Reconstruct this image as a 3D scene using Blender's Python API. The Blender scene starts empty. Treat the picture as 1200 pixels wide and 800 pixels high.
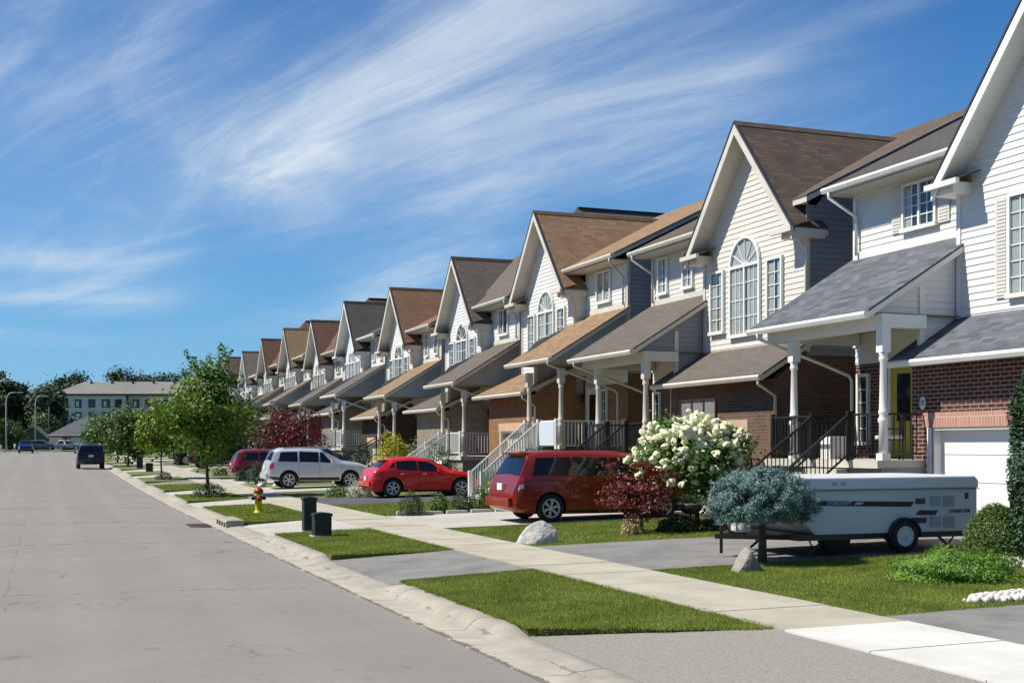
import bpy, bmesh, math, random
import numpy as np
from mathutils import Vector, Matrix
R = math.radians
random.seed(7)
rng = np.random.default_rng(11)

# ------------------------------------------------------------------ camera, sky, sun, exposure
scene = bpy.context.scene
EYE = 2.12                                   # eye height above the gutter line of the street
YAW = math.atan2(550, 1465)                  # the camera looks this far to the right of the street
CS, SN = math.cos(YAW), math.sin(YAW)
cam_data = bpy.data.cameras.new('camera'); cam = bpy.data.objects.new('camera', cam_data)
scene.collection.objects.link(cam)
cam.location = (0, 0, EYE); cam.rotation_euler = (R(90), 0, -YAW)
cam_data.sensor_width = 36; cam_data.lens = 1465 / 1200 * 36
cam_data.shift_y = 122 / 1200; cam_data.clip_end = 3000; cam_data.clip_start = .1
scene.camera = cam

SUN_EL, SUN_AZ = R(50), R(14)                # sun stands across the street, a little up the road
to_sun = Vector((-math.cos(SUN_AZ) * math.cos(SUN_EL), math.sin(SUN_AZ) * math.cos(SUN_EL), math.sin(SUN_EL)))
sl = bpy.data.lights.new('sun', 'SUN'); sl.energy = 5.0; sl.angle = R(.55); sl.color = (1, .943, .84)
so = bpy.data.objects.new('sun', sl); scene.collection.objects.link(so)
so.rotation_euler = to_sun.to_track_quat('Z', 'Y').to_euler()
scene.view_settings.view_transform = 'Standard'; scene.view_settings.look = 'None'
scene.view_settings.gamma = 1; scene.view_settings.use_curve_mapping = False
scene.view_settings.exposure = 0.46

world = bpy.data.worlds.new('World'); scene.world = world; world.use_nodes = True
nt = world.node_tree; nt.nodes.clear()
def nd(t, k, **kw):
    n = t.nodes.new(k)
    for a, b in kw.items(): setattr(n, a, b)
    return n
def mth(t, op, a, b=None, c=None, clamp=False):
    n = t.nodes.new('ShaderNodeMath'); n.operation = op; n.use_clamp = clamp
    for i, v in enumerate((a, b, c)):
        if v is None: continue
        if isinstance(v, (int, float)): n.inputs[i].default_value = v
        else: t.links.new(v, n.inputs[i])
    return n.outputs[0]
wo = nd(nt, 'ShaderNodeOutputWorld'); bg = nd(nt, 'ShaderNodeBackground'); bg.inputs[1].default_value = .052
nt.links.new(bg.outputs[0], wo.inputs[0])
sky = nd(nt, 'ShaderNodeTexSky', sky_type='NISHITA', sun_disc=False, sun_elevation=SUN_EL,
         sun_rotation=R(270) + SUN_AZ, altitude=200, air_density=1.0, dust_density=.3, ozone_density=3.0)
tc = nd(nt, 'ShaderNodeTexCoord'); sp = nd(nt, 'ShaderNodeSeparateXYZ'); nt.links.new(tc.outputs['Generated'], sp.inputs[0])
zz = mth(nt, 'MAXIMUM', mth(nt, 'ADD', sp.outputs[2], .06), .02)
cx = mth(nt, 'DIVIDE', sp.outputs[0], zz); cy = mth(nt, 'DIVIDE', sp.outputs[1], zz)
cmb = nd(nt, 'ShaderNodeCombineXYZ'); nt.links.new(cx, cmb.inputs[0]); nt.links.new(cy, cmb.inputs[1])
STREAK = R(14)                               # cirrus streaks run along this bearing, left of the street
def cirrus(scale, stretch, lo, hi, rough, dist, off, turn=0.0):
    m = nd(nt, 'ShaderNodeMapping'); nt.links.new(cmb.outputs[0], m.inputs[0])
    m.inputs['Rotation'].default_value = (0, 0, -STREAK - turn)
    m.inputs['Location'].default_value = (off[0], off[1], off[2])
    m2 = nd(nt, 'ShaderNodeMapping'); nt.links.new(m.outputs[0], m2.inputs[0])
    m2.inputs['Scale'].default_value = (1, stretch, 1)
    n = nd(nt, 'ShaderNodeTexNoise'); nt.links.new(m2.outputs[0], n.inputs[0])
    n.inputs['Scale'].default_value = scale; n.inputs['Detail'].default_value = 8
    n.inputs['Roughness'].default_value = rough; n.inputs['Distortion'].default_value = dist
    mr = nd(nt, 'ShaderNodeMapRange', interpolation_type='SMOOTHSTEP'); nt.links.new(n.outputs[0], mr.inputs[0])
    mr.inputs[1].default_value = lo; mr.inputs[2].default_value = hi
    return mr.outputs[0]
c1 = cirrus(.62, .42, .43, .70, .60, 1.1, (2.3, .4, 0))            # broad soft sheets
c2 = cirrus(1.4, .24, .40, .70, .64, 1.6, (4.1, 2.7, 3), R(5))     # combed filaments
c3 = cirrus(.42, .55, .42, .60, .45, .6, (7.7, 1.1, 5))            # where the sky stays clear
c4 = cirrus(4.5, .16, .44, .80, .70, 1.2, (1.1, 5.7, 8), R(-4))    # fine fibres
# banks of cirrus, placed by compass bearing and elevation: (bearing, elevation, half length, half width, slope, weight) in degrees
az = mth(nt, 'ARCTAN2', sp.outputs[0], sp.outputs[1]); el = mth(nt, 'ARCSINE', sp.outputs[2])
wn = nd(nt, 'ShaderNodeTexNoise'); nt.links.new(tc.outputs['Generated'], wn.inputs[0]); wn.inputs['Scale'].default_value = 7; wn.inputs['Detail'].default_value = 4
wob_ = mth(nt, 'MULTIPLY', mth(nt, 'SUBTRACT', wn.outputs[0], .5), .16)
BANKS = [(14.34, 15.98, 12.12, 3.32, 26.6, 1.05), (24.48, 15.49, 10.17, 3.32, 22.8, 0.8), (9.0, 12.52, 7.43, 1.25, 31.8, 0.45), (2.08, 14.93, 8.6, 4.3, 36.9, 0.6), (16.87, 8.41, 4.11, 1.1, 25.6, 0.75), (5.12, 9.16, 1.96, 0.16, 15.6, 0.5), (34.38, 17.72, 5.87, 0.63, 16.7, 0.4), (-0.34, 8.06, 5.08, 1.02, 5.7, 0.5), (0.34, 6.21, 5.08, 0.63, 2.9, 0.4), (-1.02, 16.34, 6.26, 0.7, 47.7, 0.4), (31.4, 13.28, 6.26, 1.76, 19.3, 0.25), (-1.02, 4.61, 3.52, 0.35, 0.0, 0.4), (13.57, 6.26, 5.08, 0.63, 11.3, 0.35)]
mask = None
for bz, be, hl, hw, sl_, wt in BANKS:
    du = mth(nt, 'SUBTRACT', az, R(bz)); dv = mth(nt, 'SUBTRACT', mth(nt, 'ADD', el, mth(nt, 'MULTIPLY', wob_, min(1., hw/3))), R(be)); c_, s_ = math.cos(R(sl_)), math.sin(R(sl_))
    u_ = mth(nt, 'ADD', mth(nt, 'MULTIPLY', du, c_/R(hl)), mth(nt, 'MULTIPLY', dv, s_/R(hl)))
    v_ = mth(nt, 'SUBTRACT', mth(nt, 'MULTIPLY', dv, c_/R(hw)), mth(nt, 'MULTIPLY', du, s_/R(hw)))
    e_ = mth(nt, 'EXPONENT', mth(nt, 'MULTIPLY', mth(nt, 'ADD', mth(nt, 'POWER', mth(nt, 'ABSOLUTE', u_), 2.6), mth(nt, 'POWER', mth(nt, 'ABSOLUTE', v_), 2.)), -1.))
    e_ = mth(nt, 'MULTIPLY', e_, wt); mask = e_ if mask is None else mth(nt, 'ADD', mask, e_)
fib = mth(nt, 'ADD', mth(nt, 'ADD', mth(nt, 'MULTIPLY', c1, .40), mth(nt, 'MULTIPLY', c2, .40)), mth(nt, 'MULTIPLY', c4, .17))
cl = mth(nt, 'ADD', mth(nt, 'MULTIPLY', mask, mth(nt, 'ADD', mth(nt, 'MULTIPLY', fib, 1.18), .19)), mth(nt, 'MULTIPLY', mth(nt, 'MULTIPLY', fib, c3), .10))
cl = mth(nt, 'MINIMUM', mth(nt, 'MAXIMUM', cl, 0.), .88)
tint = nd(nt, 'ShaderNodeMix', data_type='RGBA', blend_type='MULTIPLY'); tint.inputs[0].default_value = 1
nt.links.new(sky.outputs[0], tint.inputs[6]); tint.inputs[7].default_value = (.36, 1.02, 1.62, 1)
hz = mth(nt, 'EXPONENT', mth(nt, 'MULTIPLY', mth(nt, 'MAXIMUM', sp.outputs[2], 0), -9.))
hm = nd(nt, 'ShaderNodeMix', data_type='RGBA'); nt.links.new(mth(nt, 'MULTIPLY', hz, .9), hm.inputs[0]); nt.links.new(tint.outputs[2], hm.inputs[6]); hm.inputs[7].default_value = (4.4, 8.0, 11.4, 1)
mx = nd(nt, 'ShaderNodeMix', data_type='RGBA'); nt.links.new(cl, mx.inputs[0])
nt.links.new(hm.outputs[2], mx.inputs[6]); mx.inputs[7].default_value = (10.4, 11.6, 12.6, 1)
nt.links.new(mx.outputs[2], bg.inputs[0])

# ------------------------------------------------------------------ materials
MATS = {}
def mat(name, col, rough=.7, metal=0., col2=None, vs=3., vlo=.35, vhi=.65, bump=None, coat=0., spec=.5, uv=False, isl=0., trans=0.):
    if name in MATS: return MATS[name]
    m = bpy.data.materials.new(name); m.use_nodes = True; t = m.node_tree
    b = t.nodes['Principled BSDF']; b.inputs['Base Color'].default_value = (*col, 1)
    b.inputs['Roughness'].default_value = rough; b.inputs['Metallic'].default_value = metal
    b.inputs['Coat Weight'].default_value = coat; b.inputs['Specular IOR Level'].default_value = spec
    co = nd(t, 'ShaderNodeTexCoord'); src = co.outputs['UV' if uv else 'Object']
    if col2:
        n = nd(t, 'ShaderNodeTexNoise'); n.inputs['Scale'].default_value = vs; n.inputs['Detail'].default_value = 6
        n.inputs['Roughness'].default_value = .65
        t.links.new(src, n.inputs[0])
        mr = nd(t, 'ShaderNodeMapRange'); t.links.new(n.outputs[0], mr.inputs[0])
        mr.inputs[1].default_value = vlo; mr.inputs[2].default_value = vhi
        fac = mr.outputs[0]
        if isl:
            ge = nd(t, 'ShaderNodeNewGeometry')
            fac = mth(t, 'ADD', mth(t, 'MULTIPLY', ge.outputs['Random Per Island'], isl), mth(t, 'MULTIPLY', fac, 1 - isl))
        x = nd(t, 'ShaderNodeMix', data_type='RGBA'); t.links.new(fac, x.inputs[0])
        x.inputs[6].default_value = (*col, 1); x.inputs[7].default_value = (*col2, 1)
        t.links.new(x.outputs[2], b.inputs['Base Color'])
        if trans:
            tr = nd(t, 'ShaderNodeBsdfTranslucent'); t.links.new(x.outputs[2], tr.inputs[0])
            ms = nd(t, 'ShaderNodeMixShader'); ms.inputs[0].default_value = trans
            t.links.new(b.outputs[0], ms.inputs[1]); t.links.new(tr.outputs[0], ms.inputs[2])
            t.links.new(ms.outputs[0], t.nodes['Material Output'].inputs[0])
    if bump:
        n = nd(t, 'ShaderNodeTexNoise'); n.inputs['Scale'].default_value = bump[0]; n.inputs['Detail'].default_value = 5
        t.links.new(src, n.inputs[0]); bm_ = nd(t, 'ShaderNodeBump'); bm_.inputs['Strength'].default_value = bump[1]
        bm_.inputs['Distance'].default_value = bump[2]; t.links.new(n.outputs[0], bm_.inputs['Height'])
        t.links.new(bm_.outputs[0], b.inputs['Normal'])
    MATS[name] = m; return m

def brickmat(name, c1, c2, mortar, w=.23, h=.082, ms=.011, c3=None, rough=.85, bump=.6, squash=False, nfac=.35, bias=0.):
    """bricks or shingle tabs laid out in metres by the mesh's own UVs"""
    if name in MATS: return MATS[name]
    m = bpy.data.materials.new(name); m.use_nodes = True; t = m.node_tree; b = t.nodes['Principled BSDF']
    b.inputs['Roughness'].default_value = rough; b.inputs['Specular IOR Level'].default_value = .25
    co = nd(t, 'ShaderNodeTexCoord'); br = nd(t, 'ShaderNodeTexBrick'); t.links.new(co.outputs['UV'], br.inputs[0])
    br.inputs['Scale'].default_value = 1; br.inputs['Brick Width'].default_value = w; br.inputs['Row Height'].default_value = h
    br.inputs['Mortar Size'].default_value = ms; br.inputs['Mortar Smooth'].default_value = .1
    br.inputs['Bias'].default_value = bias
    br.inputs['Color1'].default_value = (*c1, 1); br.inputs['Color2'].default_value = (*c2, 1); br.inputs['Mortar'].default_value = (*mortar, 1)
    n = nd(t, 'ShaderNodeTexNoise'); n.inputs['Scale'].default_value = 1.1; n.inputs['Detail'].default_value = 7; n.inputs['Roughness'].default_value = .7
    t.links.new(co.outputs['UV'], n.inputs[0])
    mr = nd(t, 'ShaderNodeMapRange'); t.links.new(n.outputs[0], mr.inputs[0]); mr.inputs[1].default_value = .3; mr.inputs[2].default_value = .7
    mr.inputs[4].default_value = nfac
    x = nd(t, 'ShaderNodeMix', data_type='RGBA'); t.links.new(mr.outputs[0], x.inputs[0]); t.links.new(br.outputs[0], x.inputs[6])
    c3 = c3 or tuple(v * .6 for v in c1); x.inputs[7].default_value = (*c3, 1)
    t.links.new(x.outputs[2], b.inputs['Base Color'])
    bb = nd(t, 'ShaderNodeBump'); bb.inputs['Strength'].default_value = bump; bb.inputs['Distance'].default_value = .012; bb.invert = True
    t.links.new(br.outputs['Fac'], bb.inputs['Height']); t.links.new(bb.outputs[0], b.inputs['Normal'])
    MATS[name] = m; return m

def glassmat(name, col, rough=.04, spec=.9, metal=0.):
    return mat(name, col, rough=rough, spec=spec, metal=metal)

WHITE = mat('white_trim', (.74, .73, .69), .45, col2=(.66, .65, .60), vs=1.5)
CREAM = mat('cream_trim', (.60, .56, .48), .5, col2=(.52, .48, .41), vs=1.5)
BLACK = mat('black_iron', (.012, .012, .013), .4)
RUBBER = mat('tyre_rubber', (.018, .018, .018), .8)
ALLOY = mat('alloy_rim', (.66, .66, .67), .3, metal=.25)
CONC = mat('concrete', (.52, .49, .42), .9, col2=(.42, .39, .33), vs=1.2, bump=(60, .2, .01))
GLASS = mat('window_glass', (.10, .12, .13), .03, spec=1.0, col2=(.30, .30, .28), vs=1.6, vlo=.48, vhi=.56)
def clear_glass(name, tint, refl):
    m = bpy.data.materials.new(name); m.use_nodes = True; t = m.node_tree; t.nodes.remove(t.nodes['Principled BSDF'])
    tr = nd(t, 'ShaderNodeBsdfTransparent'); tr.inputs[0].default_value = (*tint, 1); gl = nd(t, 'ShaderNodeBsdfGlossy'); gl.inputs['Roughness'].default_value = .03
    fr = nd(t, 'ShaderNodeFresnel'); fr.inputs[0].default_value = 1.5; bk_ = nd(t, 'ShaderNodeNewGeometry'); mr = mth(t, 'MULTIPLY', mth(t, 'MINIMUM', mth(t, 'ADD', fr.outputs[0], refl), 1.), mth(t, 'SUBTRACT', 1., bk_.outputs['Backfacing']))
    tcg = nd(t, 'ShaderNodeTexCoord'); ng = nd(t, 'ShaderNodeTexNoise'); ng.inputs['Scale'].default_value = 1.3; t.links.new(tcg.outputs['Object'], ng.inputs[0])
    bp = nd(t, 'ShaderNodeBump'); bp.inputs['Strength'].default_value = .12; bp.inputs['Distance'].default_value = .03; t.links.new(ng.outputs[0], bp.inputs['Height']); t.links.new(bp.outputs[0], gl.inputs['Normal'])
    ms = nd(t, 'ShaderNodeMixShader'); t.links.new(mr, ms.inputs[0]); t.links.new(tr.outputs[0], ms.inputs[1]); t.links.new(gl.outputs[0], ms.inputs[2]); t.links.new(ms.outputs[0], t.nodes['Material Output'].inputs[0])
    return m
PANE = clear_glass('clear_window_glass', (.86, .88, .87), .06)
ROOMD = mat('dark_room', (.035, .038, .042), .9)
GLASSD = mat('dark_glass', (.012, .014, .018), .04, spec=.6)
CARGLASS = mat('car_glass', (.006, .007, .009), .03, spec=.5)
LEAF_MID = mat('leaf_mid', (.045, .11, .014), .55, col2=(.11, .21, .03), isl=.6, trans=.3, vs=2)
LEAF_YEL = mat('leaf_yellow_green', (.070, .135, .006), .55, col2=(.20, .28, .010), isl=.6, trans=.3, vs=2)
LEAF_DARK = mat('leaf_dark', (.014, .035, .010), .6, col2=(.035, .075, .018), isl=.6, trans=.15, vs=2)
BARK = mat('bark', (.10, .075, .055), .9, col2=(.055, .04, .03), vs=12, bump=(30, .6, .02))

# ------------------------------------------------------------------ mesh helpers
class MB:
    """collects shapes in world coordinates; build() links them as ONE mesh object under its parent"""
    def __init__(s): s.v = []; s.f = []; s.m = []; s.sm = []
    def add(s, vs, fs, m=0, smooth=False):
        o = len(s.v); s.v += [tuple(p) for p in vs]
        for f in fs: s.f.append([i + o for i in f]); s.m.append(m); s.sm.append(smooth)
    def box(s, x0, x1, y0, y1, z0, z1, m=0):
        if x0 > x1: x0, x1 = x1, x0
        if y0 > y1: y0, y1 = y1, y0
        if z0 > z1: z0, z1 = z1, z0
        s.add([(x0,y0,z0),(x1,y0,z0),(x1,y1,z0),(x0,y1,z0),(x0,y0,z1),(x1,y0,z1),(x1,y1,z1),(x0,y1,z1)],
              [(0,3,2,1),(4,5,6,7),(0,1,5,4),(1,2,6,5),(2,3,7,6),(3,0,4,7)], m)
    def prism(s, pts, vec, m=0):
        n = len(pts); vec = Vector(vec); a = [Vector(p) for p in pts]; b = [p + vec for p in a]
        nn = (a[1]-a[0]).cross(a[2]-a[0])
        if nn.dot(vec) > 0: a, b = a[::-1], b[::-1]
        s.add(a + b, [tuple(range(n)), tuple(range(2*n-1, n-1, -1))] + [(i, i+n, (i+1) % n + n, (i+1) % n) for i in range(n)], m)
    def beam(s, a, b, w, h, m=0, up=(0,0,1)):
        a, b = Vector(a), Vector(b); d = (b-a).normalized(); side = d.cross(Vector(up))
        if side.length < 1e-4: side = Vector((1,0,0))
        side.normalize(); u = side.cross(d); pts = []
        for p in (a, b):
            for q, r in ((-1,-1),(1,-1),(1,1),(-1,1)): pts.append(p + side*w/2*q + u*h/2*r)
        s.add(pts, [(0,3,2,1),(4,5,6,7),(0,1,5,4),(1,2,6,5),(2,3,7,6),(3,0,4,7)], m)
    def tube(s, path, radii, n=8, m=0, cap=True):
        path = [Vector(p) for p in path]
        if isinstance(radii, (int, float)): radii = [radii] * len(path)
        o = []; ref = None
        for i, p in enumerate(path):
            d = (path[min(i+1, len(path)-1)] - path[max(i-1, 0)]).normalized()
            if ref is None: ref = d.orthogonal().normalized()
            ref = (ref - d * ref.dot(d)).normalized(); q = d.cross(ref)
            o += [p + (ref*math.cos(2*math.pi*k/n) + q*math.sin(2*math.pi*k/n)) * radii[i] for k in range(n)]
        fs = [(i*n+k, i*n+(k+1) % n, (i+1)*n+(k+1) % n, (i+1)*n+k) for i in range(len(path)-1) for k in range(n)]
        if cap: fs += [tuple(range(n))[::-1], tuple(range((len(path)-1)*n, len(path)*n))]
        s.add(o, fs, m, True)
    def lathe(s, prof, c, axis='z', n=24, m=0, smooth=True, cap=True):
        """prof: list of (radius, height along the axis)"""
        c = Vector(c); vs = []
        for r, h in prof:
            for k in range(n):
                a = 2*math.pi*k/n; p, q = r*math.cos(a), r*math.sin(a)
                vs.append(c + Vector({'z': (p, q, h), 'y': (p, h, q), 'x': (h, p, q)}[axis]))
        fs = [(i*n+k, i*n+(k+1) % n, (i+1)*n+(k+1) % n, (i+1)*n+k) for i in range(len(prof)-1) for k in range(n)]
        if cap: fs += [tuple(range(n))[::-1], tuple(range((len(prof)-1)*n, len(prof)*n))]
        s.add(vs, fs, m, smooth)
    def grid(s, P, m=0, smooth=True):
        """P[i][j] points"""
        a, b = len(P), len(P[0])
        s.add([p for r in P for p in r], [(i*b+j, (i+1)*b+j, (i+1)*b+j+1, i*b+j+1) for i in range(a-1) for j in range(b-1)], m, smooth)
    def build(s, name, mats, parent=None, org=(0, 0, 0), sharp=None, keep=False, uv=True):
        me = bpy.data.meshes.new(name); ox, oy, oz = org
        me.from_pydata([(a-ox, b-oy, c-oz) for a, b, c in s.v], [], s.f)
        if not isinstance(mats, (list, tuple)): mats = [mats]
        for q in mats: me.materials.append(q)
        me.polygons.foreach_set('material_index', s.m); me.polygons.foreach_set('use_smooth', s.sm)
        if uv and len(s.f) < 20000:
            ul = me.uv_layers.new(name='UVMap'); co = me.vertices
            for p in me.polygons:
                n = p.normal
                if abs(n.z) > .985: t_ = Vector((1,0,0)); b_ = Vector((0,1,0))
                else:
                    t_ = Vector((-n.y, n.x, 0)).normalized(); b_ = n.cross(t_)
                    if abs(t_.y) > .9: t_ = Vector((0, 1, 0))
                    if b_.z < 0: b_ = -b_
                for li in p.loop_indices:
                    c = co[me.loops[li].vertex_index].co
                    ul.data[li].uv = (c.dot(t_), c.dot(b_))
        if sharp is not None:
            bm_ = bmesh.new(); bm_.from_mesh(me)
            bmesh.ops.remove_doubles(bm_, verts=bm_.verts, dist=1e-4)
            bmesh.ops.recalc_face_normals(bm_, faces=bm_.faces)
            for f in bm_.faces: f.smooth = True
            for e in bm_.edges:
                if len(e.link_faces) != 2 or e.calc_face_angle(0) > sharp: e.smooth = False
            bm_.to_mesh(me); bm_.free()
        me.validate(); me.update()
        o = bpy.data.objects.new(name, me); scene.collection.objects.link(o)
        if parent is not None: o.parent = parent
        if parent is None and org != (0, 0, 0): o.location = org
        return o
def tag(o, label=None, cat=None, group=None, kind=None):
    if label: o['label'] = label
    if cat: o['category'] = cat
    if group: o['group'] = group
    if kind: o['kind'] = kind
    return o
def empty(name, loc, rz=0., label=None, cat=None, group=None):
    o = bpy.data.objects.new(name, None); scene.collection.objects.link(o); o.location = loc; o.rotation_euler = (0, 0, rz)
    o.empty_display_size = .2
    return tag(o, label, cat, group)
def copy_tree(o, parent=None):
    c = o.copy(); scene.collection.objects.link(c); c.parent = parent
    for ch in [k for k in o.children]: copy_tree(ch, c)
    return c
def lettering(text, size, name, m, parent, loc, rot, squeeze=1., shear=0., depth=.002):
    cu = bpy.data.curves.new(name, 'FONT'); cu.body = text; cu.size = size; cu.extrude = depth; cu.align_x = 'CENTER'; cu.align_y = 'CENTER'
    cu.shear = shear; cu.offset = size * .015
    tmp = bpy.data.objects.new(name, cu); scene.collection.objects.link(tmp)
    dg = bpy.context.evaluated_depsgraph_get(); me = bpy.data.meshes.new_from_object(tmp.evaluated_get(dg))
    scene.collection.objects.unlink(tmp); bpy.data.objects.remove(tmp)
    me.materials.clear(); me.materials.append(m)
    o = bpy.data.objects.new(name, me); scene.collection.objects.link(o); o.parent = parent; o.location = loc
    o.rotation_euler = rot; o.scale = (squeeze, 1, 1); return o
def wp(px, D, h=None):
    a = (px - 600) / 1465 * D
    return (a*CS + D*SN, -a*SN + D*CS)

# ------------------------------------------------------------------ ground levels
_g = [(-60,.0),(0,0),(12,0),(25,-.03),(45,-.04),(60,.06),(75,.22),(90,.42),(115,.55),(160,1.0),(200,1.15),(300,1.45),(3000,1.5)]
def g(y):
    for (a, p), (b, q) in zip(_g, _g[1:]):
        if y <= b:
            t = max(0, (y-a)/(b-a)); return p + (q-p)*t
    return 1.5
KX, SX0, SX1 = 4.2, 7.2, 8.75                # road edge, sidewalk edges
def cross(x):
    if x < -5.2: return .15
    if x < KX: return .06*(1-((x+.5)/4.7)**2)
    pts = [(4.2,0),(4.62,-.01),(4.74,.12),(4.9,.135),(7.2,.185),(8.75,.2),(16,.36),(500,.36)]
    for (a, p), (b, q) in zip(pts, pts[1:]):
        if x <= b: return p+(q-p)*(x-a)/(b-a)
    return .36
def gz(x, y): return g(y) + cross(x)

GRASSBASE = mat('turf', (.075, .11, .016), .95, col2=(.165, .175, .042), vs=.9, vlo=.3, vhi=.7, bump=(40, .9, .03))
ys = sorted(set([-40, -20, -8, 0, 1, 12] + [1.*k for k in range(2, 130, 2)] + [130+6*k for k in range(30)] + [320, 360, 420, 600, 1200, 2500]))
def strip(mb, xs, fz, ys, m=0):
    mb.grid([[(x, y, fz(x, y)) for x in xs] for y in ys], m, True)
gm = MB()
def gzg(x, y): return g(y) - .3 if -6.3 < x < 8.6 else gz(x, y)
strip(gm, [-2000,-200,-60,-20,-9,-6.4,-6.2,0,8.5,8.65,9.5,11,13,15,16.2,20,30,60,200,2000], gzg, ys)
tag(gm.build('ground', GRASSBASE), kind='structure')

ROAD = bpy.data.materials.new('worn_asphalt'); ROAD.use_nodes = True; t = ROAD.node_tree; b = t.nodes['Principled BSDF']
b.inputs['Roughness'].default_value = .92; b.inputs['Specular IOR Level'].default_value = .2
co = nd(t, 'ShaderNodeTexCoord')
def tn(scale, detail=6, rough=.6, vec=None):
    n = nd(t, 'ShaderNodeTexNoise'); n.inputs['Scale'].default_value = scale; n.inputs['Detail'].default_value = detail
    n.inputs['Roughness'].default_value = rough; t.links.new(vec or co.outputs['Object'], n.inputs[0]); return n.outputs[0]
def mrr(v, lo, hi, a=0., bb=1.):
    n = nd(t, 'ShaderNodeMapRange'); t.links.new(v, n.inputs[0]); n.inputs[1].default_value = lo; n.inputs[2].default_value = hi
    n.inputs[3].default_value = a; n.inputs[4].default_value = bb; return n.outputs[0]
def mixc(f, a, bcol, mode='MIX'):
    n = nd(t, 'ShaderNodeMix', data_type='RGBA', blend_type=mode)
    if isinstance(f, float): n.inputs[0].default_value = f
    else: t.links.new(f, n.inputs[0])
    for i, v in ((6, a), (7, bcol)):
        if isinstance(v, tuple): n.inputs[i].default_value = (*v, 1)
        else: t.links.new(v, n.inputs[i])
    return n.outputs[2]
spx0 = nd(t, 'ShaderNodeSeparateXYZ'); t.links.new(co.outputs['Object'], spx0.inputs[0]); SEPX = spx0.outputs[0]
mpn = nd(t, 'ShaderNodeMapping'); t.links.new(co.outputs['Object'], mpn.inputs[0]); mpn.inputs['Scale'].default_value = (2.2, .18, 1)
base = mixc(mrr(tn(.35), .3, .7), (.225, .210, .183), (.165, .154, .136))
base = mixc(mrr(tn(1.6, 8, .75), .50, .68, 0, .35), base, (.13, .122, .11))
lane = mth(t, 'MULTIPLY', mrr(mth(t, 'SINE', mth(t, 'MULTIPLY', SEPX, 3.3)), .1, 1., 0, .22), 1.)
base = mixc(lane, base, (.285, .265, .232))
base = mixc(mrr(tn(1.0, vec=mpn.outputs[0]), .35, .75, 0, .5), base, (.20, .19, .18))
base = mixc(mrr(tn(90, 3), .35, .7, 0, .55), base, (.36, .335, .295))
base = mixc(mrr(tn(140, 2), .55, .7, 0, .6), base, (.10, .10, .10))
spx = nd(t, 'ShaderNodeSeparateXYZ'); t.links.new(co.outputs['Object'], spx.inputs[0])
wob = mth(t, 'MULTIPLY', mth(t, 'SUBTRACT', tn(.8, 8, .7), .5), 1.1)
yy = mth(t, 'ADD', spx.outputs[1], wob); crack = None
for yk, w in ((18.6, .022), (25.4, .02), (28.2, .05), (36.0, .05), (44.5, .05), (54, .06), (68, .08), (9.4, .012)):
    c_ = mth(t, 'LESS_THAN', mth(t, 'ABSOLUTE', mth(t, 'SUBTRACT', yy, yk)), w)
    crack = c_ if crack is None else mth(t, 'MAXIMUM', crack, c_)
base = mixc(mth(t, 'MULTIPLY', crack, mrr(tn(1.7, 4), .42, .55, 0, .75)), base, (.07, .065, .06))
seam = mth(t, 'LESS_THAN', mth(t, 'ABSOLUTE', mth(t, 'SUBTRACT', mth(t, 'ADD', spx.outputs[0], mth(t, 'MULTIPLY', tn(.5, 5), .25)), -.35)), .010)
base = mixc(mth(t, 'MULTIPLY', seam, mrr(tn(1.1, 4), .44, .58, 0, .5)), base, (.075, .07, .062))
vor = nd(t, 'ShaderNodeTexVoronoi', feature='DISTANCE_TO_EDGE'); vor.inputs['Scale'].default_value = .55
vw = nd(t, 'ShaderNodeVectorMath', operation='ADD'); vn_ = nd(t, 'ShaderNodeTexNoise'); vn_.inputs['Scale'].default_value = 1.7; vn_.inputs['Detail'].default_value = 6
t.links.new(co.outputs['Object'], vn_.inputs[0]); t.links.new(co.outputs['Object'], vw.inputs[0]); t.links.new(vn_.outputs['Color'], vw.inputs[1]); t.links.new(vw.outputs[0], vor.inputs['Vector'])
base = mixc(mth(t, 'MULTIPLY', mth(t, 'LESS_THAN', vor.outputs['Distance'], .008), mrr(tn(.22, 3), .52, .60, 0, .6)), base, (.085, .08, .072))
base = mixc(mth(t, 'MULTIPLY', mrr(tn(2.4, 3, .5), .66, .72, 0, .35), 1.), base, (.11, .10, .09))
t.links.new(base, b.inputs['Base Color'])
bb_ = nd(t, 'ShaderNodeBump'); bb_.inputs['Strength'].default_value = .5; bb_.inputs['Distance'].default_value = .01
t.links.new(tn(110, 3), bb_.inputs['Height']); t.links.new(bb_.outputs[0], b.inputs['Normal'])

rm = MB(); yr = [y for y in ys if y <= 214]
strip(rm, [-5.2+.4*k*9.4/9.4 for k in range(24)][:-1] + [KX], gz, yr)
tag(rm.build('road', ROAD), kind='structure')
rm = MB(); strip(rm, [-140, -60, -20, 0, 20, 60, 140], lambda x, y: g(y)+.17, [205.5, 210, 215, 219])
tag(rm.build('cross_road', ROAD), kind='structure')

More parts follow.
